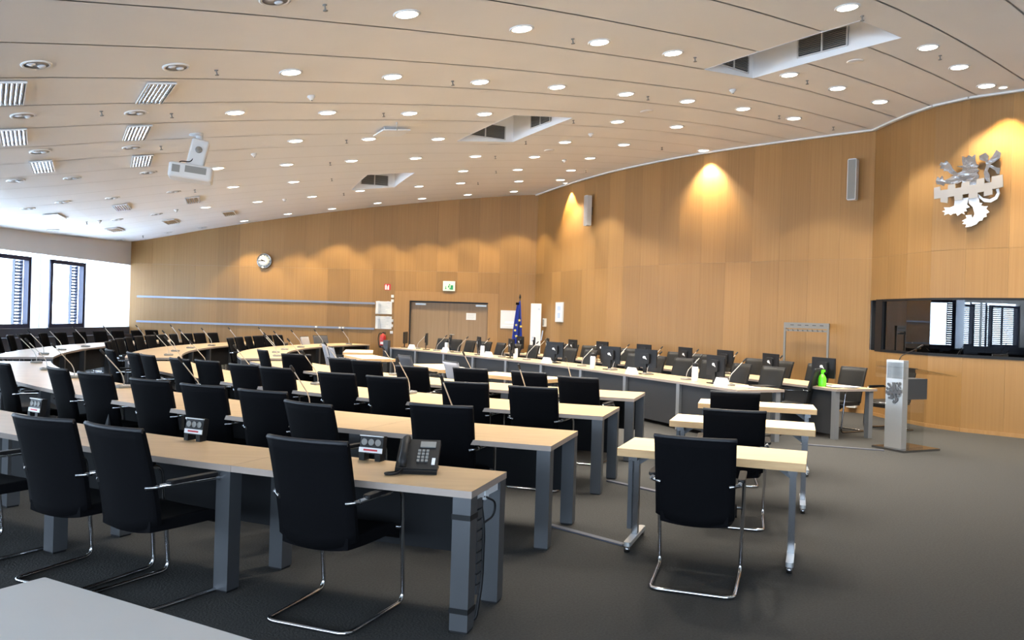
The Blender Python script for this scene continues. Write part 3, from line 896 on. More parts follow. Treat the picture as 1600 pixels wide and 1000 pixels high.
# ------------------------------------------------------------------ lion emblem
ZB = [(180, 468), (235, 460), (240, 500), (310, 495), (312, 450), (375, 442), (378, 490), (435, 485), (437, 440), (505, 432), (508, 470), (570, 470), (575, 415), (640, 408), (642, 462), (705, 455), (705, 400), (800, 390), (808, 512),
      (715, 525), (718, 580), (655, 590), (640, 590), (640, 545), (585, 550), (590, 600), (505, 607), (505, 555), (450, 560), (450, 610), (378, 615), (372, 570), (315, 575), (312, 635), (245, 620), (245, 580), (185, 585)]
ZU = [(430, 480), (440, 420), (400, 440), (330, 440), (280, 430), (265, 455), (240, 440), (200, 430), (190, 395), (205, 350), (230, 372), (250, 345), (265, 400), (310, 380), (360, 350), (330, 340), (300, 305), (260, 300), (262, 280), (225, 270), (240, 245), (220, 235), (235, 205),
      (262, 215), (285, 192), (320, 230), (350, 290), (390, 330), (430, 320), (440, 285), (380, 265), (440, 260), (430, 210), (430, 165), (470, 185), (490, 160), (520, 180), (550, 160), (552, 210), (560, 255), (585, 280), (568, 300), (588, 330), (570, 345), (590, 380), (570, 475), (500, 485)]
ZT = [(640, 405), (630, 350), (650, 280), (640, 240), (590, 220), (585, 180), (640, 155), (670, 190), (665, 240), (700, 200), (735, 135), (775, 170), (770, 220), (720, 260), (685, 275), (740, 310), (775, 320), (770, 380), (745, 375), (730, 340), (680, 300), (665, 340), (685, 380), (690, 455), (655, 440)]
ZL = [(375, 600), (500, 590), (490, 660), (515, 690), (480, 700), (488, 728), (460, 730), (470, 760), (440, 745), (405, 772), (390, 742), (360, 745), (340, 760), (318, 742), (280, 757), (288, 728), (258, 715), (290, 705), (275, 675), (330, 680), (370, 665)]
ZR = [(500, 595), (590, 590), (600, 650), (625, 655), (615, 680), (650, 690), (675, 690), (662, 715), (690, 750), (662, 765), (668, 795), (640, 800), (630, 830), (600, 835), (580, 865), (530, 885), (480, 890), (490, 860), (450, 855), (470, 835), (445, 825), (490, 800), (478, 770), (520, 770), (545, 800), (560, 760), (540, 690), (505, 650)]
ZC = [(585, 560), (630, 605), (690, 622), (735, 600), (752, 562), (742, 528), (765, 522), (778, 570), (757, 622), (700, 655), (640, 645), (595, 600)]
def emblem_parts(sc, mats, d=.03):
    def pol(zp, z0, z1, mat, nm):
        pts = [((x - 494) * sc, (515 - y) * sc) for x, y in zp]
        a = sum(pts[i][0] * pts[(i + 1) % len(pts)][1] - pts[(i + 1) % len(pts)][0] * pts[i][1] for i in range(len(pts)))
        if a < 0: pts = pts[::-1]
        mm = MB().prism(pts, z0, z1, M=Matrix(((1, 0, 0, 0), (0, 0, 1, 0), (0, 1, 0, 0), (0, 0, 0, 1))))
        me = mm.mesh(nm, mat); me.flip_normals(); return (nm, me)
    return [pol(ZU, .01 + d, .01 + d * 2, mats[0], 'lion_body'), pol(ZT, .01 + d, .01 + d * 2, mats[0], 'lion_tail'), pol(ZB, .01 + d * 2, .01 + d * 3, mats[1], 'embattled_bar'),
            pol(ZL, .01 + d, .01 + d * 2, mats[2], 'hind_leg'), pol(ZR, .01 + d, .01 + d * 2, mats[2], 'hind_leg'), pol(ZC, .01 + d, .01 + d * 2, mats[2], 'tail_loop')]
ep = emblem_parts(1.17 / 730, ('emblem_relief', 'emblem_bar', 'emblem_highlit'))
st = MB(); st.box(-.25, .25, 0, .04, -.02, .02); st.box(.0, .06, 0, .04, -.45, -.4)
on_curve('lion_emblem', 'large silver lion emblem with battlemented bar on the wood wall', 'emblem', ptsC, nC, 7.39, 13.36, 3.93, ep + [('standoff', st.mesh('standoff', 'steel'))], .002)

# ------------------------------------------------------------------ ceiling fittings
def ceil_frame(x, y, drop=0.0):
    s = zslope(x, y); gx, gy = s * cos(TH), s * sin(TH)
    n = Vector((-gx, -gy, 1)).normalized()
    a = atan2(y - QY, x - QX)
    t = Vector((cos(a), sin(a), 0)); t = (t - n * t.dot(n)).normalized(); b = n.cross(t)
    z = zc(x, y) - drop
    return Matrix(((t.x, b.x, n.x, x), (t.y, b.y, n.y, y), (t.z, b.z, n.z, z), (0, 0, 0, 1)))

LIT = [(-1.16, 8.32), (0.01, 9.2), (0.96, 9.98), (2.0, 10.73), (3.71, 9.34), (5.46, 10.98), (6.34, 11.83), (7.23, 12.69), (-2.75, 9.87), (-1.64, 10.62), (-0.54, 11.37), (0.56, 12.04), (1.68, 12.84), (2.8, 13.59), (3.92, 14.3), (5.05, 15.02), (4.01, 12.19), (5.05, 13.0), (6.06, 13.76), (-3.96, 11.49), (-2.83, 12.18), (-1.7, 12.85), (-0.55, 13.44), (1.81, 14.91), (3.03, 15.64), (-5.66, 15.52), (-3.77, 13.95), (-2.63, 14.54), (-1.47, 15.24), (0.97, 16.62), (2.25, 17.29), (4.1, 18.03), (-6.21, 18.02), (-5.0, 18.44), (-4.52, 16.13), (-3.34, 16.58), (-2.11, 17.1), (-0.88, 17.49), (0.39, 18.17), (1.68, 18.8), (-1.26, 19.42), (0.03, 19.87), (1.36, 20.45), (-4.03, 21.22), (-5.29, 21.3), (-6.6, 21.0), (-7.78, 20.61), (-2.54, 21.45), (-1.45, 21.49), (0.07, 21.88), (1.19, 22.0), (-8.19, 24.81), (-6.79, 24.5), (-5.48, 24.53), (-4.09, 24.3), (-2.75, 24.11), (-1.41, 24.05), (-0.06, 23.95)]
OFF = [(-2.26, 7.51), (-4.91, 8.33), (-3.8, 9.07), (-6.06, 10.04), (-5.0, 10.73), (-6.98, 12.0), (-5.97, 12.71), (-6.7, 14.93), (-7.74, 14.29), (-8.41, 13.78), (-9.16, 16.58), (-8.36, 17.0), (-7.3, 17.5), (-8.95, 20.46), (-9.85, 20.29), (-10.05, 16.89), (-9.53, 24.99), (-11.78, 20.91), (-11.95, 24.89), (-10.48, 24.75)]
# rows overhead, just out of the picture
OVER = [(220.5, [36.05, 37.37, 38.69]), (223.6, [30.2, 31.5, 32.85, 34.15, 35.5])]
def b_down():
    rim = MB(); rim.lathe([(.112, -.002), (.140, -.002), (.140, -.012), (.128, -.018), (.112, -.012)], 24, cap=False)
    g = MB(); g.lathe([(.0, -.009), (.112, -.009), (.112, -.006), (0, -.006)], 24)
    return [('trim_ring', rim.mesh('trim_ring', 'white_plastic')), ('glowing_lens', g.mesh('glowing_lens', 'lamp_glow'))]
def b_off():
    rim = MB(); rim.lathe([(.115, -.002), (.145, -.002), (.145, -.012), (.13, -.018), (.115, -.012)], 24, cap=False)
    g = MB(); g.lathe([(.0, -.004), (.116, -.010), (.116, -.006), (0, -.001)], 24)
    s = []
    for k in (-1, 1):
        b = MB(); b.lathe([(0, -.026), (.025, -.024), (.042, -.014), (.04, -.004), (0, -.002)], 12, 0, Matrix.Translation((.05 * k, .035 * k, 0))); s.append(('lamp_bulb', b.mesh('lamp_bulb', 'bulb_off')))
    return [('trim_ring', rim.mesh('trim_ring', 'white_plastic')), ('reflector', g.mesh('reflector', 'dish'), s)]
spot_d = bpy.data.lights.new('downlight_beam', 'SPOT')
spot_d.energy = SPOT_W; spot_d.color = WARM; spot_d.spot_size = R(100); spot_d.spot_blend = 0.35; spot_d.shadow_soft_size = .10
edge_d = spot_d.copy(); edge_d.energy = SPOT_W * 1.0; edge_d.color = (1.0, .82, .48); edge_d.spot_size = R(88); edge_d.spot_blend = .3      # dimmer lamps in the row along the back wall
# rows are numbered from the camera towards the far wall
def row_of(x, y):
    a = degrees(atan2(y - QY, x - QX)) % 360
    return a, hypot(x - QX, y - QY)
ROWS = [220.5, 217.3, 214.1, 211.2, 208.1, 205.0, 201.5, 197.5, 192.5]
def row_idx(a): return min(range(len(ROWS)), key=lambda i: abs(ROWS[i] - a))
for kind, lst in (('lit', LIT), ('off', OFF)):
    byrow = {}
    for x, y in lst:
        a, r = row_of(x, y); byrow.setdefault(row_idx(a), []).append((r, x, y))
    for ri, items in byrow.items():
        items.sort()
        for n_, (r, x, y) in enumerate(items):
            lab = ('lit round downlight, %s from the right in the %s nearest ceiling row' if kind == 'lit' else 'unlit round downlight, %s from the right in the %s nearest ceiling row') % (ORD[n_], ORD[ri])
            t = thing('ceiling_downlight', lab, 'downlight', (0, 0, 0), group='%s ceiling downlights' % kind)
            place_m(t, ceil_frame(x, y))
            stamp(t, parts_of('down_' + kind, b_down if kind == 'lit' else b_off))
            if kind == 'lit':
                lo = bpy.data.objects.new('downlight_beam', edge_d if ri == len(ROWS) - 1 else spot_d); COL.objects.link(lo)
                lo.location = (x, y, zc(x, y) - .035)
for ri, (a, rs) in enumerate(OVER):
    for n_, r in enumerate(rs):
        x, y = qp(r, a)
        t = thing('ceiling_downlight', 'lit round downlight overhead out of view, %s from the right in the %s row' % (ORD[n_], ('nearer', 'nearest')[ri]), 'downlight', (0, 0, 0), group='lit ceiling downlights')
        place_m(t, ceil_frame(x, y)); stamp(t, parts_of('down_lit', b_down))
        lo = bpy.data.objects.new('downlight_beam', spot_d); COL.objects.link(lo); lo.location = (x, y, zc(x, y) - .035)

# wall washers: narrow beams close to the wood walls
wash_d = bpy.data.lights.new('wall_washer_beam', 'SPOT')
wash_d.energy = WASH_W; wash_d.color = (1.0, .72, .30); wash_d.spot_size = R(76); wash_d.spot_blend = .5; wash_d.shadow_soft_size = .03
wash2_d = wash_d.copy(); wash2_d.energy = WASH_W * .6
def b_wash():
    rim = MB(); rim.lathe([(.055, -.002), (.075, -.002), (.075, -.012), (.062, -.016), (.055, -.012)], 20, cap=False)
    g = MB(); g.lathe([(.0, -.009), (.055, -.009), (.055, -.006), (0, -.006)], 20)
    return [('trim_ring', rim.mesh('trim_ring', 'white_plastic')), ('glowing_lens', g.mesh('glowing_lens', 'lamp_glow'))]
WASH = [(1.54, 22.68, .20, 'near the corner', ptsB, nB), (4.3, 18.2, .22, 'in the middle of the curved wall', ptsB, nB), (7.75, 13.0, .35, 'above the lion emblem', ptsC, nC), (9.1, 11.8, .35, 'right of the lion emblem', ptsC, nC)]
for X, Y, off, lb, pp, nn in WASH:
    M4 = wall_mat(None, pp, nn, X, Y, 0, off); p = M4.translation
    t = thing('wall_washer', 'small lit ceiling spot washing the wood wall, ' + lb, 'spotlight', (0, 0, 0), group='wall washers')
    place_m(t, ceil_frame(p.x, p.y)); stamp(t, parts_of('wash', b_wash))
    lo = bpy.data.objects.new('wall_washer_beam', wash_d if pp is ptsB else wash2_d); COL.objects.link(lo)
    n3 = M4.to_3x3() @ Vector((0, 1, 0))
    lo.location = (p.x, p.y, zc(p.x, p.y) - .04)
    lo.rotation_euler = (Vector((0, 0, -1)) - n3 * .10).to_track_quat('-Z', 'Y').to_euler()

# louvred fittings between the rows
LOUV = [(-5.64, 9.07, 'leftmost in the louvre row nearest the camera'), (-6.71, 10.92, 'leftmost in the second louvre row'), (-7.5, 12.96, 'leftmost in the third louvre row'), (-10.33, 18.38, 'leftmost in the fourth louvre row'),
        (-4.4, 9.93, 'rightmost in the louvre row nearest the camera'), (-5.47, 11.78, 'rightmost in the second louvre row'), (-6.3, 13.78, 'rightmost in the third louvre row'), (-8.83, 18.4, 'in the middle of the fourth louvre row'), (-7.48, 19.01, 'rightmost in the fourth louvre row'),
        (-7.83, 22.44, 'rightmost in the louvre row by the back wall'), (-9.36, 22.3, 'middle of the louvre row by the back wall'), (-10.77, 22.09, 'leftmost in the louvre row by the back wall')]
def b_louv():
    f = MB(); f.box(-.16, .16, -.46, -.44, -.02, .0); f.box(-.16, .16, .44, .46, -.02, 0); f.box(-.16, -.145, -.46, .46, -.02, 0); f.box(.145, .16, -.46, .46, -.02, 0)
    b = MB(); b.box(-.145, .145, -.44, .44, -.004, -.001)
    out = [('fitting_frame', f.mesh('fitting_frame', 'white_plastic')), ('back_plate', b.mesh('back_plate', 'grey_plastic'))]
    sl = MB(); sl.grid(lambda u, v: (-.018 + .036 * u, -.44 + .88 * v, -.006 - .016 * (1 - (2 * u - 1) ** 2)), 4, 1)
    me = sl.mesh('louver_slat', 'reflector')
    return out, me
lv, slat_me = b_louv()
for x, y, lb in LOUV:
    t = thing('louver_light', 'rectangular ceiling fitting with mirror slats, ' + lb, 'ceiling light', (0, 0, 0), group='louvred ceiling fittings')
    place_m(t, ceil_frame(x, y, .012)); stamp(t, lv)
    for k in range(6): obj('louver_slat', slat_me, t, (-.12 + .048 * k, 0, 0))

SPRINK = [(-3.48, 9.41), (-5.3, 10.42), (-4.67, 11.04), (-1.87, 7.79), (-0.91, 11.17), (0.62, 9.76), (2.35, 11.02), (2.06, 13.1), (-2.08, 12.65), (-3.01, 14.42), (4.02, 9.68), (5.8, 11.33), (4.4, 12.54), (4.72, 14.83), (0.98, 14.55), (0.16, 16.24), (3.12, 17.69), (-3.76, 16.51), (-4.2, 18.64), (-4.49, 21.37), (-0.5, 19.85), (-1.01, 21.64), (1.73, 20.51), (6.0, 15.6), (-5.62, 12.93), (-6.37, 15.14), (-6.92, 17.66), (-0.47, 17.7), (-11.16, 24.61), (-10.41, 19.92)]
def b_spr():
    m = MB(); m.lathe([(0, .0), (.022, 0), (.022, -.008), (.008, -.012), (.008, -.05), (.024, -.055), (.024, -.06), (0, -.06)], 10)
    return [('sprinkler_head', m.mesh('sprinkler_head', 'grey_plastic'))]
spr = b_spr()
byrow = {}
for x, y in SPRINK:
    a, r = row_of(x, y); byrow.setdefault(row_idx(a), []).append((r, x, y))
for ri, items in byrow.items():
    for n_, (r, x, y) in enumerate(sorted(items)):
        t = obj('sprinkler', spr[0][1]); place_m(t, ceil_frame(x, y))
        tag(t, 'small ceiling sprinkler, %s from the right in the %s nearest lamp row' % (ORD[n_], ORD[ri]), 'sprinkler', 'ceiling sprinklers')
DET = [(-2.81, 11.1, 'left of centre near the camera'), (-4.69, 14.62, 'right of the projector'), (-5.96, 21.14, 'towards the back wall'), (3.38, 12.97, 'below the nearest ceiling recess'), (1.42, 15.9, 'right of the middle recess'), (1.09, 18.85, 'near the corner of the wood walls'), (-10.15, 20.01, 'close to the windows'), (-8.38, 20.25, 'between the far louvres')]
def b_det():
    m = MB(); m.lathe([(0, 0), (.05, 0), (.055, -.02), (.035, -.035), (.03, -.055), (0, -.06)], 14); k = MB(); k.lathe([(0, -.059), (.012, -.059), (.01, -.068), (0, -.07)], 8)
    return [('detector_body', m.mesh('detector_body', 'white_plastic')), ('sensor_tip', k.mesh('sensor_tip', 'grey_plastic'))]
for x, y, lb in DET:
    t = thing('smoke_detector', 'small white ceiling detector ' + lb, 'detector', (0, 0, 0), group='ceiling detectors'); place_m(t, ceil_frame(x, y)); stamp(t, parts_of('det', b_det))
for x, y, lb in [(2.22, 14.19, 'near the dais'), (0.68, 17.47, 'farther back'), (4.73, 11.58, 'beside the nearest recess')]:
    m = MB(); m.lathe([(0, 0), (.11, 0), (.11, -.006), (.1, -.01), (0, -.008)], 24)
    t = obj('ceiling_speaker', m.mesh('ceiling_speaker', 'ceiling_paint')); place_m(t, ceil_frame(x, y)); tag(t, 'flush round ceiling loudspeaker ' + lb, 'speaker', 'flush ceiling speakers')

# projector on its ceiling mount
pj = thing('projector', 'white projector hanging from the ceiling on a bulky mount', 'projector', (-4.88, 12.45, zc(-4.88, 12.45)), R(18))
m = MB(); m.prism(rrect(.25, .24, .03, 3), -.52, -.10, ch=.02, M=Matrix.Translation((.10, 0, 0)) @ Matrix.Rotation(R(12), 4, 'Y')); m.tube([(.06, 0, -.14), (.04, 0, .03)], .05, 12); m.lathe([(0, -.03), (.1, -.03), (.1, .03), (0, .03)], 16); mt = obj('ceiling_mount', m.mesh('ceiling_mount', 'light_plastic'), pj)
m = MB(); m.lathe([(0, 0), (.05, 0), (.05, .02), (0, .02)], 16, 0, Matrix.Translation((.05, -.12, -.26)) @ Matrix.Rotation(R(90), 4, 'X')); obj('tilt_knob', m.mesh('tilt_knob', 'grey_plastic'), mt)
m = MB(); m.prism(rrect(.62, .44, .05, 4), -.72, -.50, ch=.02, M=Matrix.Rotation(R(5), 4, 'Y')); bd = obj('projector_body', m.mesh('projector_body', 'light_plastic'), pj)
m = MB(); m.box(-.08, .22, -.224, -.218, -.63, -.53, 0, Matrix.Rotation(R(5), 4, 'Y')); obj('vent_panel', m.mesh('vent_panel', 'grey_plastic'), bd)
m = MB(); m.box(-.26, -.15, -.224, -.218, -.65, -.54, 0, Matrix.Rotation(R(5), 4, 'Y')); obj('port_panel', m.mesh('port_panel', 'grey_plastic'), bd)
m = MB(); m.lathe([(0, 0), (.06, 0), (.055, .03), (0, .02)], 16, 0, Matrix.Translation((-.305, -.02, -.62)) @ Matrix.Rotation(R(-90), 4, 'Y')); obj('lens', m.mesh('lens', 'black_plastic'), bd)
m = MB(); m.tube(fillet([(-.24, -.2, -.52), (-.2, -.18, -.46), (-.05, -.12, -.45), (0, -.1, -.3)], .05), .008); obj('cable', m.mesh('cable', 'black_plastic'), pj)
# flat hatch farther along
ht = thing('ceiling_hatch', 'pale flat ceiling hatch plate with a thin rod', 'hatch', (0, 0, 0)); place_m(ht, ceil_frame(-2.15, 13.94))
m = MB(); m.prism(rrect(.5, .5, .02, 2), -.07, -.05); obj('hatch_plate', m.mesh('hatch_plate', 'well_white'), ht)
m = MB(); m.tube([(-.2, -.2, 0), (-.2, -.2, -.05)], .008); m.tube([(.2, .2, 0), (.2, .2, -.05)], .008); m.tube([(.0, .25, -.06), (.12, .55, -.01)], .01); obj('hanger_rod', m.mesh('hanger_rod', 'white_plastic'), ht)

# ------------------------------------------------------------------ curved desks
CX, CY = 4.5, 19.5
def rp(r, a): return (CX + r * cos(R(a)), CY + r * sin(R(a)))
RING = {1: (15.4, 16.0), 2: (13.47, 14.35), 3: (11.45, 12.38), 4: (9.5, 10.45)}
NEARN = {1: 8, 2: 7, 3: 6, 4: 5}
def arc_desk(ring, half):
    ri, ro = RING[ring]; rm = (ri + ro) / 2; n = 6
    def lp(r, da): return (r * cos(R(da)) - rm, r * sin(R(da)))
    g = degrees(.0015 / rm)
    outer = [lp(ro, -half + g + (2 * half - 2 * g) * k / n) for k in range(n + 1)]
    inner = [lp(ri, half - g - (2 * half - 2 * g) * k / n) for k in range(n + 1)]
    top = MB().prism(outer + inner, .703, .74, 0, 1).mesh('table_top', ['beech', 'edge_shaded'])
    pn = MB()
    po = [lp(ri + .10, -half + .15 + (2 * half - .3) * k / n) for k in range(n + 1)] ; pi_ = [lp(ri + .085, half - .15 - (2 * half - .3) * k / n) for k in range(n + 1)]
    pn.prism(po + pi_, .27, .702); panel_me = pn.mesh('modesty_panel', 'panel_black')
    def leg(r, da):
        x, y = lp(r, da); M = Matrix.Translation((x, y, 0)) @ Matrix.Rotation(R(da), 4, 'Z')
        m = MB(); m.box(-.05, .05, -.05, .05, .012, .702, 0, M); m.box(-.045, .045, -.045, .045, 0, .013, 1, M)
        return m.mesh('leg', ['leg_metal', 'black_plastic'])
    d = degrees(.055 / rm)
    right = [('leg', leg(ro - .055, half - d)), ('leg', leg(ri + .055, half - d))]
    left = [('leg', leg(ro - .055, -half + d)), ('leg', leg(ri + .055, -half + d))]
    return [('table_top', top), ('modesty_panel', panel_me)], right, left
ROWN = {1: 'nearest', 2: 'second nearest', 3: 'third nearest', 4: 'innermost'}
desk_roots = {}
for ring in (1, 2, 3, 4):
    n = NEARN[ring]; half = 43.0 / n / 2
    body, lr, ll = arc_desk(ring, half)
    rm = sum(RING[ring]) / 2
    for k in range(n):
        a = 253 - half * (2 * k + 1)
        t = thing('curved_desk', 'beech desk section, %s from the right end of the %s curved row' % (ORD[k], ROWN[ring]), 'desk', (*rp(rm, a), 0), R(a), 'near curved desk rows')
        stamp(t, body + lr + (ll if k == n - 1 else []))
        desk_roots[(ring, k)] = t
FAR = {2: (205.3, 166.0, 6), 3: (205.3, 161.0, 6), 4: (205.3, 154.5, 6)}
FARN = {2: 'window-side', 3: 'middle', 4: 'inner'}
for ring in (2, 3, 4):
    a1, a0, n = FAR[ring]; half = (a1 - a0) / n / 2
    body, lr, ll = arc_desk(ring, half); rm = sum(RING[ring]) / 2
    for k in range(n):
        a = a1 - half * (2 * k + 1)
        t = thing('curved_desk', 'beech desk section, %s beyond the cross aisle, in the %s far row' % (ORD[k], FARN[ring]), 'desk', (*rp(rm, a), 0), R(a), 'far curved desk rows')
        stamp(t, body + lr + (ll if k == n - 1 else []))

# straps, cable spine and socket rail at the right end of the nearest row
t = desk_roots[(1, 0)]
half1 = 43.0 / 8 / 2; rm1 = 15.7; d1 = degrees(.055 / rm1)
def lp1(r, da): return (r * cos(R(da)) - rm1, r * sin(R(da)))
x, y = lp1(16.0 - .055, half1 - d1)
for z in (.115, .60):
    m = MB(); m.box(x - .053, x + .053, y - .053, y + .053, z - .014, z + .014); o = obj('cable_strap', m.mesh('cable_strap', 'black_plastic'), t); o['label'] = 'black strap around the desk leg'
m = MB()
for k in range(9):
    z = .64 - .058 * k; m.box(x - .17 - .003 * k, x - .10 - .003 * k, y - .03, y + .03, z - .024, z + .024)
o = obj('cable_spine', m.mesh('cable_spine', 'leg_metal'), t); o['label'] = 'grey segmented cable guide'
m = MB(); m.tube(fillet([(x - .2, y, .66), (x - .2, y + .03, .5), (x - .19, y + .03, .2), (x - .12, y + .03, .03), (x - .1, y, .01)], .08), .012)
m.tube(fillet([(x - .22, y + .02, .66), (x - .3, y + .06, .62), (x - .3, y + .05, .54), (x - .2, y + .03, .52)], .05), .006)
obj('cable', m.mesh('cable', 'black_plastic'), t)
m = MB(); m.box(x - .43, x - .09, y - .01, y + .02, .655, .70); m.box(x - .27, x - .22, y - .012, y + .028, .64, .69); o = obj('socket_rail', m.mesh('socket_rail', 'light_plastic'), t)

# ------------------------------------------------------------------ cantilever chairs
def chair_parts(fab, leather=False, zs=1.0):
    H = .95 * zs
    def bk(u, v):
        s = 2 * u - 1
        w = (.472 + .012 * v) / 2
        zb = .455 - .05 * (1 - s * s)
        z = zb + (H - zb) * v
        return (s * w, -.235 - .125 * v ** 1.3 + .045 * s * s - .025, z)
    m = MB(); m.grid(bk, 10, 10, (0, .028, 0)); back = m.mesh('backrest', fab)
    # piped top rim
    rim = MB(); rim.tube([Vector(bk(i / 10, 1)) + Vector((0, .014, .0)) for i in range(11)], .015, 6); rimm = rim.mesh('top_rim', 'piping')
    def st(u, v):
        x = (2 * u - 1) * (.232 - .03 * (1 - v) ** 4); y = -.235 + .495 * v
        return (x, y, .475 - .02 * (1 - (2 * u - 1) ** 2) * (1 - v) - (.05 * max(0, v - .8) / .2 if v > .8 else 0) + .0)
    m = MB(); m.grid(st, 8, 10, (0, 0, -.06)); seat = m.mesh('seat', fab)
    fr = MB()
    path = [(-.262, -.235, .675), (-.275, .20, .665), (-.262, .265, .012), (-.25, -.30, .012), (.25, -.30, .012), (.262, .265, .012), (.275, .20, .665), (.262, -.235, .675)]
    fr.tube(fillet(path, .065), .0125, 8); frame = fr.mesh('frame', 'dark_chrome' if leather else 'chrome')
    sb = MB(); sb.tube([(-.268, .225, .44), (.268, .225, .44)], .011, 6); 
    brace = sb.mesh('seat_brace', 'dark_chrome')
    arms = []
    for s in (-1, 1):
        a = MB(); a.tube([(s * .27, -.22, .672), (s * .20, -.27, .66)], .013, 6); arms.append(('arm_bracket', a.mesh('arm_bracket', 'dark_chrome')))
        a = MB(); a.prism(rrect(.045, .34, .02, 3, s * .27, -.02), .678, .70, ch=.005); arms.append(('armrest', a.mesh('armrest', 'black_plastic')))
    return [('backrest', back, [('top_rim', rimm)]), ('seat', seat), ('frame', frame), ('seat_brace', brace)] + arms
CH_BLACK = chair_parts('black_fabric', False, 1.032)
CH_AISLE = chair_parts('black_fabric')
CH_LEATHER = chair_parts('black_leather', True, 1.05)
CH_GREY = chair_parts('grey_fabric')
CH_DGREY = chair_parts('dark_grey_fabric')
def chair(parts, top, facing, label, group, pull=.385):
    """top = plan position of the backrest's upper edge; facing in degrees"""
    f = Vector((cos(R(facing)), sin(R(facing)), 0)); p = Vector((*top, 0)) + f * pull
    t = thing('conference_chair', label, 'chair', p, R(facing - 90), group)
    return stamp(t, parts)
C1 = [(-1.05, 4.14, -21), (-2.17, 4.39, -29), (-2.69, 4.64, -22), (-3.56, 5.02, -26)]
C2 = [(-0.51, 5.91, -14), (-1.47, 5.8, -34), (-2.02, 6.57, -22), (-2.63, 6.9, -23), (-3.24, 7.26, -24), (-4.0, 7.78, -27), (-4.63, 8.26, -40), (-5.5, 8.75, -42)]
C3 = [(0.2, 7.71, -18), (-0.46, 8.02, -14), (-1.3, 8.42, -22), (-1.89, 8.74, -25), (-2.68, 9.25, -24), (-3.18, 9.63, -29), (-3.81, 10.15, -34), (-4.25, 10.37, -40), (-4.94, 11.0, -46), (-5.33, 11.42, -48), (-5.94, 12.01, -52)]
C4 = [(0.74, 9.19, -24), (0.19, 9.84, -30), (-0.53, 10.19, -25), (-1.27, 10.23, -28), (-2.0, 11.15, -24), (-2.4, 11.48, -28), (-3.25, 12.3, -12), (-4.11, 13.35, -55)]
for lst, nm in ((C1, 'nearest'), (C2, 'second nearest'), (C3, 'third nearest'), (C4, 'innermost')):
    for k, (x, y, tg) in enumerate(lst):
        chair(CH_BLACK, (x, y), tg + 90, 'black fabric cantilever chair, %s from the right at the %s curved desk row' % (ORD[k], nm), 'chairs at the near desk rows')
for ring, r, angs, nm in ((4, 10.9, [186.5, 182.6, 178.9, 175.4, 172.3, 169.2], 'inner'), (3, 12.72, [203, 199.4, 195.8, 192.2, 188.6, 185.1, 181.7, 178.9, 175.6, 172.6, 169.6], 'middle'), (2, 14.8, [203, 199.8, 196.6, 193.4, 190.2, 187, 183.8, 180.4, 176.8, 173.8, 170.6, 168.0], 'window-side')):
    for k, a in enumerate(angs):
        j = random.uniform(-7, 7)
        chair(CH_BLACK, rp(r, a), a + 180 + j, 'black chair, %s from the cross aisle at the %s far desk row' % (ORD[k], nm), 'chairs at the far desk rows')
chair(CH_GREY, (-5.62, 22.0), 350, 'light grey chair at the far end of the inner far desk row', 'grey chairs')
chair(CH_DGREY, (-5.5, 23.4), 320, 'dark grey chair by the back wall left of the extinguisher', 'grey chairs')
for x, y, tg, lb in [(1.10, 4.85, -18, 'nearest, in the open aisle'), (1.78, 6.47, -15, 'middle one of three, in the right aisle'), (2.26, 8.2, -12, 'farthest of three, in the right aisle')]:
    chair(CH_AISLE, (x, y), tg + 90, 'black cantilever chair at a small table, ' + lb, 'chairs at the aisle tables')

# ------------------------------------------------------------------ small folding tables
def side_table_parts(w, d):
    top = MB().prism(rrect(w, d, .008, 2), .685, .74, 0, 1).mesh('table_top', ['beech_lit', 'beech_edge'])
    out = [('table_top', top)]
    for s in (-1, 1):
        x = s * (w / 2 - .085)
        m = MB(); m.box(x - .022, x + .022, -.03, .03, .07, .64); m.box(x - .03, x + .03, -.16, .16, .635, .684)
        br = MB(); br.add([(x - s * .01, -.02, .684), (x - s * .16, -.02, .684), (x - s * .01, -.02, .58), (x - s * .01, .02, .684), (x - s * .16, .02, .684), (x - s * .01, .02, .58)], [(0, 1, 2), (5, 4, 3), (0, 3, 4, 1), (1, 4, 5, 2), (2, 5, 3, 0)])
        ft = MB(); ft.prism(rrect(.05, d * .92, .02, 3, x, 0), .045, .075)
        cs = []
        for q in (-1, 1):
            c = MB(); c.lathe([(0, -.018), (.024, -.018), (.026, 0), (.024, .018), (0, .018)], 12, 0, Matrix.Translation((x, q * d * .43, .026)) @ Matrix.Rotation(R(90), 4, 'Y')); cs.append(('castor', c.mesh('castor', 'dark_chrome')))
        out.append(('leg', m.mesh('leg', 'dark_chrome'), [('leg_bracket', br.mesh('leg_bracket', 'leg_metal'))]))
        out.append(('foot', ft.mesh('foot', 'steel'), cs))
    dct = MB(); dct.box(-w / 2 + .035, -w / 2 + .065, -.06, .0, .12, .66); out.append(('cable_duct', dct.mesh('cable_duct', 'leg_metal')))
    return out
ST = side_table_parts(1.26, .60)
ST2 = side_table_parts(1.5, .66)
def at_corner(x, y, a, w, d):
    u = Vector((cos(R(a)), sin(R(a)), 0)); v = Vector((-u.y, u.x, 0)); return Vector((x, y, 0)) + u * w / 2 + v * d / 2
for x, y, a, lb in [(.77, 5.79, -20.5, 'nearest of the three in the right aisle'), (1.47, 7.51, -19, 'middle of the three in the right aisle'), (2.12, 9.21, -16, 'farthest of the three in the right aisle')]:
    t = thing('folding_table', 'small beech table on castors, ' + lb, 'table', at_corner(x, y, a, 1.26, .6), R(a), 'small aisle tables'); stamp(t, ST)
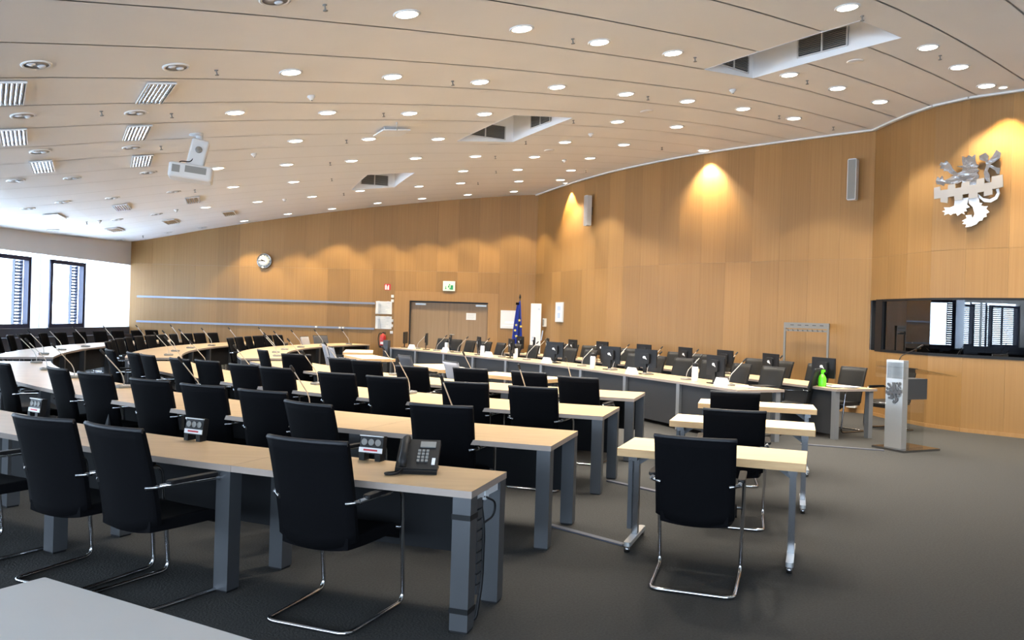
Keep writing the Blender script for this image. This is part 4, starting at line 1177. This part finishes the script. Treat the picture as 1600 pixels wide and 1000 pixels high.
for x, y, a, lb in [(-3.57, 19.2, 99, 'farthest, by the back wall'), (-2.92, 16.85, 116, 'second from the back wall'), (-1.2, 14.35, 116, 'beside the light grey chair'), (.12, 12.75, 140, 'nearest, in front of the dais')]:
    t = thing('folding_table', 'small beech table inside the curved rows, ' + lb, 'table', (x, y, 0), R(a), 'small inner tables'); stamp(t, ST2)
chair(CH_DGREY, (-1.81, 13.54), 32, 'dark grey chair at the small inner tables facing the dais', 'grey chairs')
chair(CH_GREY, (-.95, 12.2), 30, 'light grey chair at the small inner table in front of the dais', 'grey chairs')
chair(CH_GREY, (-4.1, 17.7), 18, 'light grey chair, farther one at the inner table by the extinguisher', 'grey chairs')
chair(CH_GREY, (-3.6, 16.1), 22, 'light grey chair, nearer one at the inner table by the extinguisher', 'grey chairs')

# white table beside the camera
t = thing('white_table', 'plain white table top at the lower left beside the camera', 'table', (0, 0, 0), R(-29))
u = Vector((cos(R(-29)), sin(R(-29)), 0)); v = Vector((u.y, -u.x, 0))
t.location = Vector((-1.51, 2.69, 0)) + u * .8 + v * .4
m = MB(); m.prism(rrect(1.6, .8, .006, 2), .712, .74); obj('table_top', m.mesh('table_top', 'white_table'), t)
for sx in (-1, 1):
    for sy in (-1, 1):
        m = MB(); m.box(sx * .72 - .025, sx * .72 + .025, sy * .33 - .025, sy * .33 + .025, 0, .712); obj('leg', m.mesh('leg', 'leg_metal'), t)

# ------------------------------------------------------------------ gooseneck microphones
def mic_parts(tilt, L=.42):
    b = MB(); b.prism(rrect(.12, .16, .02, 3), 0, .03, ch=.006); b.box(-.02, .02, .02, .05, .03, .034)
    k = MB(); k.box(-.03, .03, -.06, -.03, .03, .033)
    pts = [(0, 0, .03), (0, 0, .07)]
    for i in range(1, 8):
        a = R(tilt) * min(1, i / 3); p = pts[-1]; pts.append((0, p[1] - sin(a) * (L - .04) / 7, p[2] + cos(a) * (L - .04) / 7))
    s = MB(); s.tube(pts, .0055, 6)
    e = Vector(pts[-1]); d = (e - Vector(pts[-2])).normalized()
    h = MB(); h.tube([e - d * .01, e + d * .01, e + d * .06, e + d * .068], [.008, .013, .013, .008], 8)
    return [('mic_base', b.mesh('mic_base', 'grey_plastic'), [('talk_button', k.mesh('talk_button', 'dark_plastic'))]), ('gooseneck', s.mesh('gooseneck', 'stem_metal'), [('mic_capsule', h.mesh('mic_capsule', 'dark_plastic'))])]
MIC = mic_parts(42); MIC2 = mic_parts(48)
def mic(parts, x, y, facing, label, group):
    """leans towards the speaker, who sits at the local -y side"""
    t = thing('microphone', label, 'microphone', (x, y, .7405), R(facing - 90), group); return stamp(t, parts)
for ring in (2, 3, 4):
    n = NEARN[ring]; half = 43.0 / n / 2
    for k in range(n):
        a = 253 - half * (2 * k + 1) - 1.2
        mic(MIC, *rp(RING[ring][0] + .20, a), a + 180, 'gooseneck microphone, %s from the right on the %s curved desk row' % (ORD[k], ROWN[ring]), 'microphones on the near desks')
    a1, a0, n = FAR[ring]; half = (a1 - a0) / n / 2
    for k in range(n):
        a = a1 - half * (2 * k + 1)
        mic(MIC, *rp(RING[ring][0] + .22, a), a + 180, 'gooseneck microphone, %s beyond the cross aisle on the %s far row' % (ORD[k], FARN[ring]), 'microphones on the far desks')

# socket boxes and telephone on the nearest row
def b_box():
    M = Matrix.Rotation(R(-8), 4, 'X')
    b = MB(); b.prism(rrect(.16, .05, .006, 2), .038, .15, M=M)
    f = MB(); f.box(-.08, .08, -.034, -.02, .143, .149, 0, M)
    l = MB(); l.box(-.08, .08, -.030, -.0252, .045, .075, 0, M)
    r_ = MB(); r_.box(-.048, .048, -.031, -.030, .055, .066, 0, M)
    out = [('box_body', b.mesh('box_body', 'black_plastic')), ('top_lip', f.mesh('top_lip', 'light_plastic')), ('label_strip', l.mesh('label_strip', 'paper'), [('red_print', r_.mesh('red_print', 'sign_red'))])]
    for k in (-1, 0, 1):
        s = MB(); s.lathe([(.019, 0), (.021, .004), (.017, .005), (.016, .001)], 12, 0, M @ Matrix.Translation((k * .047, -.0252, .108)) @ Matrix.Rotation(R(90), 4, 'X')); out.append(('socket', s.mesh('socket', 'grey_plastic')))
    for k in (-1, 1):
        ft = MB(); ft.box(k * .055 - .018, k * .055 + .018, -.03, .03, 0, .045); out.append(('foot', ft.mesh('foot', 'black_plastic')))
    return out
BX = b_box()
for a, lb in ((249.8, 'beside the telephone'), (244.6, 'middle one of three'), (237.9, 'leftmost of three')):
    t = thing('socket_box', 'black desk socket box with white and red label, ' + lb, 'socket box', (*rp(15.44, a), .741), R(a + 90), 'socket boxes'); stamp(t, BX)
ph = thing('telephone', 'black desk telephone with handset at the nearest row end', 'telephone', (*rp(15.60, 251.25), .741), R(251.25 + 90 + 18))
T_ = R(34)
PM = Matrix.Translation((0, -.10, .0)) @ Matrix.Rotation(T_, 4, 'X') @ Matrix.Scale(1.12, 4)
m = MB(); m.box(-.105, .105, .0, .215, -.002, .034, 0, PM); m.box(-.105, .105, -.012, .02, .0, .03, 0, PM)
pb = obj('phone_body', m.mesh('phone_body', 'dark_plastic'), ph)
m = MB(); m.box(.005, .085, .155, .195, .034, .040, 0, PM); obj('display', m.mesh('display', 'grey_plastic'), pb)
for r_ in range(4):
    for c_ in range(3):
        m = MB(); m.box(-.002 + .021 * c_, .012 + .021 * c_, .05 + .024 * r_, .063 + .024 * r_, .034, .041, 0, PM); obj('key', m.mesh('key', 'grey_plastic'), pb)
m = MB(); m.box(.075, .092, .03, .075, .034, .0395, 0, PM); obj('name_label', m.mesh('name_label', 'paper'), pb)
m = MB(); m.tube([PM @ Vector((-.065, y, z)) for y, z in ((-.005, .05), (.02, .068), (.06, .08), (.12, .08), (.17, .072), (.205, .052))], [.020, .026, .021, .021, .026, .020], 10); obj('handset', m.mesh('handset', 'dark_plastic'), ph)
m = MB(); m.tube(fillet([(-.07, -.10, .03), (-.09, -.17, .012), (-.14, -.20, .01), (-.17, -.17, .01), (-.10, -.12, .01)], .04), .008, 6); obj('handset_cord', m.mesh('handset_cord', 'black_plastic'), ph)
m = MB(); m.box(-.10, .10, .045, .095, 0, .10); m.box(-.11, .11, -.115, .09, 0, .012); obj('stand', m.mesh('stand', 'black_plastic'), ph)

# ------------------------------------------------------------------ dais
DF = [(-3.25, 21.95), (-2.45, 20.89), (-1.64, 19.8), (-0.88, 18.69), (-0.12, 17.61), (0.6, 16.46), (1.29, 15.19), (1.93, 13.89), (2.56, 12.52), (3.12, 11.22)]
DV = [Vector((*p, 0)) for p in DF]
def dn(i):
    a = DV[max(0, i - 1)]; b = DV[min(len(DV) - 1, i + 1)]; t = (b - a).normalized(); return Vector((-t.y, t.x, 0))
DN = [dn(i) for i in range(len(DV))]
def dpos(s, off):
    s = max(0, min(len(DV) - 1.0001, s)); i = int(s); f = s - i
    n = DN[i].lerp(DN[i + 1], f).normalized()
    return DV[i].lerp(DV[i + 1], f) + n * off, n
def dais_unit(i, o0, o1, label, group, first, last):
    a0, a1 = DV[i] + DN[i] * o0, DV[i] + DN[i] * o1; b0, b1 = DV[i + 1] + DN[i + 1] * o0, DV[i + 1] + DN[i + 1] * o1
    c = (a0 + b0) / 2
    t = thing('dais_desk', label, 'desk', c, 0, group)
    L = lambda p: (p.x - c.x, p.y - c.y)
    tt = (b0 - a0).normalized(); e = tt * .0015
    m = MB(); m.prism([L(a0 + e), L(b0 - e), L(b1 - e), L(a1 + e)], .703, .74, 0, 1); obj('table_top', m.mesh('table_top', ['beech', 'edge_shaded']), t)
    n = (DN[i] + DN[i + 1]).normalized()
    p, q = a0 + n * .05 + tt * .05, b0 + n * .05 - tt * .05
    m = MB(); m.prism([L(p), L(q), L(q + n * .015), L(p + n * .015)], .06, .703); obj('front_panel', m.mesh('front_panel', 'panel_dark'), t)
    def leg(pt, nn):
        u = Vector((nn.y, -nn.x, 0)); cc = pt - nn * .015
        poly = [cc - u * .04 - nn * .04, cc + u * .04 - nn * .04, cc + u * .04 + nn * .04, cc - u * .04 + nn * .04]
        m = MB(); m.prism([L(w) for w in poly], 0, .703); obj('leg', m.mesh('leg', 'dais_leg'), t)
    k0 = .05 if first else 0.0
    leg(a0 + DN[i] * .06 + tt * k0, DN[i]); leg(a1 - DN[i] * .08 + tt * k0, DN[i])
    if last: leg(b0 + DN[i + 1] * .06 - tt * .06, DN[i + 1]); leg(b1 - DN[i + 1] * .08 - tt * .06, DN[i + 1])
ND = len(DV) - 1
for i in range(ND):
    dais_unit(i, 0, .82, 'front dais desk section with dark panel, %s from the left' % ORD[i], 'front dais desks', i == 0, i == ND - 1)
for i in range(2, ND):
    dais_unit(i, 1.78, 2.58, 'rear dais desk section by the curved wall, %s from the left' % ORD[i - 2], 'rear dais desks', i == 2, i == ND - 1)
# speaker column standing at the left end of the dais
m = MB(); m.box(-.04, .04, -.14, .14, 0, .92); o = obj('dais_end_panel', m.mesh('dais_end_panel', 'leg_metal'), None, (-3.36, 22.12, 0), (0, 0, R(35))); tag(o, 'grey upright end panel at the left end of the front dais', 'panel')

# chairs behind both dais rows
for k in range(17):
    s = .45 + .5 * k
    p, n = dpos(s, 1.36); a = degrees(atan2(n.y, n.x)) + 180 + random.uniform(-10, 10)
    chair(CH_LEATHER, (p.x, p.y), a, 'black leather chair, %s from the left behind the front dais desks' % ORD[k], 'front dais chairs', .385)
for k in range(13):
    s = 2.4 + .5 * k
    p, n = dpos(s, 3.06); a = degrees(atan2(n.y, n.x)) + 180 + random.uniform(-10, 10)
    chair(CH_LEATHER, (p.x, p.y), a, 'black leather chair, %s from the left behind the rear dais desks' % ORD[k], 'rear dais chairs', .385)
chair(CH_LEATHER, (4.72, 12.45), 150, 'black leather chair at the right end between the dais rows', 'front dais chairs')
chair(CH_LEATHER, (6.55, 13.55), 205, 'black leather chair nearest the lectern at the rear dais', 'rear dais chairs')

# monitors, microphones, name cards and flasks on the dais
def monitor_parts():
    s = MB(); s.prism(rrect(.50, .31, .008, 2), 0, .022, M=Matrix.Translation((0, -.011, .27)) @ Matrix.Rotation(R(90), 4, 'X') @ Matrix.Translation((0, 0, -.022)))
    h = MB(); h.prism(rrect(.22, .18, .03, 3), 0, .03, M=Matrix.Translation((0, -.012, .27)) @ Matrix.Rotation(R(90), 4, 'X'))
    lg = MB(); lg.prism([(.035 * cos(a * pi / 6), .022 * sin(a * pi / 6)) for a in range(12)], 0, .003, M=Matrix.Translation((0, -.042, .29)) @ Matrix.Rotation(R(90), 4, 'X')); lg.prism([(.0, -.005), (.06, -.028), (.05, -.008), (.02, .012)], 0, .003, M=Matrix.Translation((0, -.042, .28)) @ Matrix.Rotation(R(90), 4, 'X'))
    d = MB(); d.box(-.235, .235, .0112, .0118, .13, .41)
    st = MB(); st.box(-.035, .035, -.03, -.012, .02, .24)
    b = MB(); b.prism(rrect(.24, .18, .02, 3, 0, .0), 0, .014)
    return [('screen_case', s.mesh('screen_case', 'black_plastic'), [('rear_housing', h.mesh('rear_housing', 'dark_plastic')), ('maker_mark', lg.mesh('maker_mark', 'white_plastic')), ('screen', d.mesh('screen', 'black_leather'))]),
            ('stand_neck', st.mesh('stand_neck', 'black_plastic')), ('stand_foot', b.mesh('stand_foot', 'black_plastic'))]
MON = monitor_parts()
def dais_item(parts, nm, lab, cat, s, off, grp, turn=0.0, z=.7405):
    p, n = dpos(s, off); t = thing(nm, lab, cat, (p.x, p.y, z), atan2(n.y, n.x) - pi / 2 + R(turn), grp); return stamp(t, parts)
for k, (s, tr) in enumerate([(.12, -42), (.95, -36), (1.8, -28), (2.75, -24), (3.75, -20), (4.95, 10), (6.3, 10), (7.05, 12), (8.3, -7)]):
    dais_item(MON, 'monitor', 'black desk monitor seen from behind, %s from the left on the front dais' % ORD[k], 'monitor', s, .38, 'front dais monitors', tr)
for k, (s, tr) in enumerate([(2.15, -16), (2.6, -34), (3.0, -32), (3.7, -16), (4.45, -8), (5.4, -3), (6.25, -9), (7.0, -7), (7.75, -12), (8.55, -3)]):
    dais_item(MON, 'monitor', 'black desk monitor seen from behind, %s from the left on the rear dais' % ORD[k], 'monitor', s, 2.15, 'rear dais monitors', tr)
for k in range(12):
    dais_item(MIC2, 'microphone', 'gooseneck microphone, %s from the left on the front dais' % ORD[k], 'microphone', .62 + .72 * k, .36, 'front dais microphones', 180)
for k in range(9):
    dais_item(MIC2, 'microphone', 'gooseneck microphone, %s from the left on the rear dais' % ORD[k], 'microphone', 2.7 + .72 * k, 2.12, 'rear dais microphones', 180)
def card_parts():
    m = MB(); m.add([(-.13, -.055, 0), (.13, -.055, 0), (.13, 0, .11), (-.13, 0, .11), (-.13, .055, 0), (.13, .055, 0)], [(0, 1, 2, 3), (3, 2, 5, 4), (0, 3, 4), (1, 5, 2)])
    k = MB(); k.add([(-.08, -.0385, .036), (.08, -.0385, .036), (.08, -.0275, .058), (-.08, -.0275, .058)], [(0, 1, 2, 3)])
    return [('card', m.mesh('card', 'paper'), [('print', k.mesh('print', 'well_white'))])]
CARD = card_parts()
CARDS = [(-2.6, 21.43), (-1.61, 20.16), (-0.51, 18.55), (0.73, 16.62), (2.07, 13.95), (3.1, 12.0)]
def near_s(x, y):
    best = None
    for k in range(0, 901):
        s = k / 100; p, n = dpos(s, 0); dd = abs((Vector((x, y, 0)) - p).dot(Vector((n.y, -n.x, 0))))
        e = (Vector((x, y, 0)) - p).length + 3 * dd
        if best is None or e < best[0]: best = (e, s, (Vector((x, y, 0)) - p).dot(n))
    return best[1], best[2]
for k, (x, y) in enumerate(CARDS):
    s, o_ = near_s(x, y); dais_item(CARD, 'name_card', 'folded white name card, %s from the left on the front dais' % ORD[k], 'name card', s, max(.13, min(.3, o_)), 'name cards', 0)
def flask_parts():
    b = MB(); b.lathe([(0, 0), (.048, 0), (.05, .01), (.05, .20), (.042, .23), (0, .23)], 16)
    c = MB(); c.lathe([(.042, .228), (.046, .232), (.046, .275), (.03, .285), (0, .285)], 16)
    h = MB(); h.tube(fillet([(.045, 0, .2), (.09, 0, .2), (.09, 0, .06), (.048, 0, .06)], .03), .008, 6)
    return [('flask_body', b.mesh('flask_body', 'white_plastic')), ('flask_lid', c.mesh('flask_lid', 'dark_plastic')), ('flask_handle', h.mesh('flask_handle', 'dark_plastic'))]
FLASK = flask_parts()
for k, (x, y) in enumerate([(-1.5, 20.5), (-0.66, 18.95), (0.1, 17.95), (1.52, 15.2), (2.85, 12.65)]):
    s, o_ = near_s(x, y); dais_item(FLASK, 'vacuum_flask', 'white vacuum flask with dark lid, %s from the left on the dais' % ORD[k], 'flask', s, max(.18, min(.4, o_)), 'vacuum flasks', 90)
t = thing('tablet', 'dark flat tablet at the right end of the front dais', 'tablet', (3.72, 12.05, .7405), R(20))
m = MB(); m.prism(rrect(.34, .24, .012, 3), 0, .012); obj('tablet_case', m.mesh('tablet_case', 'black_plastic'), t); m = MB(); m.box(-.15, .15, -.1, .1, .012, .0125); obj('screen', m.mesh('screen', 'black_leather'), t)
m = MB()
for k, (x, y, a) in enumerate([(0, 0, 0), (.01, .01, 12), (-.01, .0, -8)]):
    m.prism(rrect(.21, .297, .001, 1), .001 + .004 * k, .003 + .004 * k, M=Matrix.Translation((x, y, 0)) @ Matrix.Rotation(R(a), 4, 'Z'))
o = obj('paper_stack', m.mesh('paper_stack', 'paper'), None, (3.42, 11.75, .7405), (0, 0, R(40))); tag(o, 'few loose papers at the right end of the front dais', 'paper')
m = MB()
for k, (x, y, a) in enumerate([(0, 0, 0), (.12, .04, 30), (-.1, .0, -14), (.05, -.05, 8)]):
    m.prism(rrect(.25, .33, .001, 1), .001 + .006 * k, .005 + .006 * k, M=Matrix.Translation((x, y, 0)) @ Matrix.Rotation(R(a), 4, 'Z'))
pp, nn = dpos(8.78, 2.12)
o = obj('paper_stack', m.mesh('paper_stack', 'paper'), None, (pp.x + .05, pp.y - .02, .7405), (0, 0, R(15))); tag(o, 'loose white papers behind the lectern beside the green bottle', 'paper')
sp = thing('spray_bottle', 'bright green spray bottle at the right end of the rear dais', 'bottle', (pp.x - .22, pp.y + .05, .7405), R(30))
m = MB(); m.lathe([(0, 0), (.058, 0), (.06, .012), (.06, .12), (.045, .155), (.02, .19), (.018, .2), (0, .2)], 16); obj('bottle_body', m.mesh('bottle_body', 'green_plastic'), sp)
m = MB(); m.lathe([(0, .19), (.022, .19), (.022, .215), (0, .215)], 12); m.box(-.018, .05, -.013, .013, .215, .25); m.box(.03, .045, -.008, .008, .165, .22, 0, Matrix.Rotation(R(-6), 4, 'Y')); obj('spray_head', m.mesh('spray_head', 'green_plastic'), sp)

# coat rack by the curved wall
cr = thing('coat_rack', 'grey metal coat rack frame standing against the curved wall', 'coat rack', (5.83, 16.22, 0), atan2(16.2 - 16.83, 6.3 - 5.64))
for s in (-1, 1):
    m = MB(); m.box(s * .44 - .02, s * .44 + .02, -.015, .015, .03, 1.70); obj('post', m.mesh('post', 'rack_metal'), cr)
    m = MB(); m.box(s * .44 - .02, s * .44 + .02, -.2, .2, 0, .03); obj('foot', m.mesh('foot', 'rack_metal'), cr)
m = MB(); m.box(-.46, .46, -.02, .02, 1.60, 1.71); rl = obj('top_rail', m.mesh('top_rail', 'rack_metal'), cr)
m = MB(); m.box(-.44, .44, -.012, .012, 1.535, 1.575); obj('hook_rail', m.mesh('hook_rail', 'rack_metal'), cr)
for k in range(5):
    m = MB(); m.box(-.32 + .15 * k, -.25 + .15 * k, -.024, -.019, 1.655, 1.668); obj('slot', m.mesh('slot', 'panel_dark'), rl)
for k in range(8):
    m = MB(); m.tube(fillet([(-.35 + .1 * k, -.01, 1.555), (-.35 + .1 * k, -.06, 1.545), (-.35 + .1 * k, -.07, 1.585)], .02), .005, 6); obj('coat_hook', m.mesh('coat_hook', 'dark_chrome'), cr)
m = MB(); m.prism(rrect(.18, .12, .01, 2), .0, .1, M=Matrix.Translation((0, .0, 0)) @ Matrix.Rotation(R(-90), 4, 'X')); k = MB(); k.box(-.06, .06, .1, .104, -.035, .035)
on_curve('wall_socket', 'small white socket box low on the wall under the rear dais chairs', 'socket box', ptsB, nB, 6.65, 15.88, .16, [('box_body', m.mesh('box_body', 'white_plastic')), ('box_cover', k.mesh('box_cover', 'light_plastic'))], .001)

# lectern
dvec = Vector((-.9, -.43, 0)).normalized()
lc = thing('lectern', 'steel and acrylic lectern with small lion emblem at the right', 'lectern', (5.22, 11.13, 0), atan2(-dvec.y, -dvec.x))
m = MB(); m.prism(rrect(.72, .52, .01, 2, .26, 0), 0, .03); obj('base_plate', m.mesh('base_plate', 'dark_chrome'), lc)
m = MB(); m.box(0, .10, -.135, .135, .03, 1.22); cl = obj('column', m.mesh('column', 'steel'), lc)
for nm, me in emblem_parts(.29 / 730, ('emblem_dark',) * 3, .003):
    o = obj(nm, me, cl); o.matrix_local = Matrix(((0, -1, 0, 0.002), (-1, 0, 0, .0), (0, 0, 1, .78), (0, 0, 0, 1)))
m = MB(); m.box(.10, .50, -.12, .12, .69, .97); obj('steel_box', m.mesh('steel_box', 'leg_metal'), lc)
m = MB(); m.box(.10, .46, .10, .115, .03, .69); m.box(.10, .46, -.115, -.10, .03, .69); obj('side_panel', m.mesh('side_panel', 'acrylic'), lc)
m = MB(); m.add([(.0, -.3, 1.13), (.86, -.3, 1.02), (.86, .3, 1.02), (0, .3, 1.13), (.0, -.3, 1.118), (.86, -.3, 1.008), (.86, .3, 1.008), (0, .3, 1.118)], [(0, 1, 2, 3), (7, 6, 5, 4), (0, 4, 5, 1), (1, 5, 6, 2), (2, 6, 7, 3), (3, 7, 4, 0)]); obj('reading_shelf', m.mesh('reading_shelf', 'acrylic'), lc)
m = MB(); m.box(-.012, 0, -.18, .30, .97, 1.19); obj('front_shield', m.mesh('front_shield', 'acrylic'), lc)
m = MB(); m.tube(fillet([(.08, 0, 1.22), (.12, 0, 1.28), (.42, 0, 1.38)], .05), .006, 6); m.tube([(.42, 0, 1.38), (.54, 0, 1.43)], .013, 8); obj('microphone', m.mesh('microphone', 'black_plastic'), lc)

# cable covers on the carpet
for p, q, lb in [((.35, 6.48), (.87, 5.97), 'from the second row to the nearest aisle table'), ((1.03, 8.35), (1.46, 7.87), 'from the third row to the middle aisle table'), ((4.05, 11.35), (5.05, 11.0), 'from the dais to the lectern')]:
    a, b = Vector((*p, 0)), Vector((*q, 0)); L = (b - a).length
    m = MB(); m.prism([(0, -.028), (L, -.028), (L, .028), (0, .028)], .0, .012, ch=.004)
    o = obj('cable_cover', m.mesh('cable_cover', 'casing_dark'), None, (a.x, a.y, .001), (0, 0, atan2(b.y - a.y, b.x - a.x))); tag(o, 'flat grey cable cover on the carpet ' + lb, 'cable cover', 'floor cable covers')
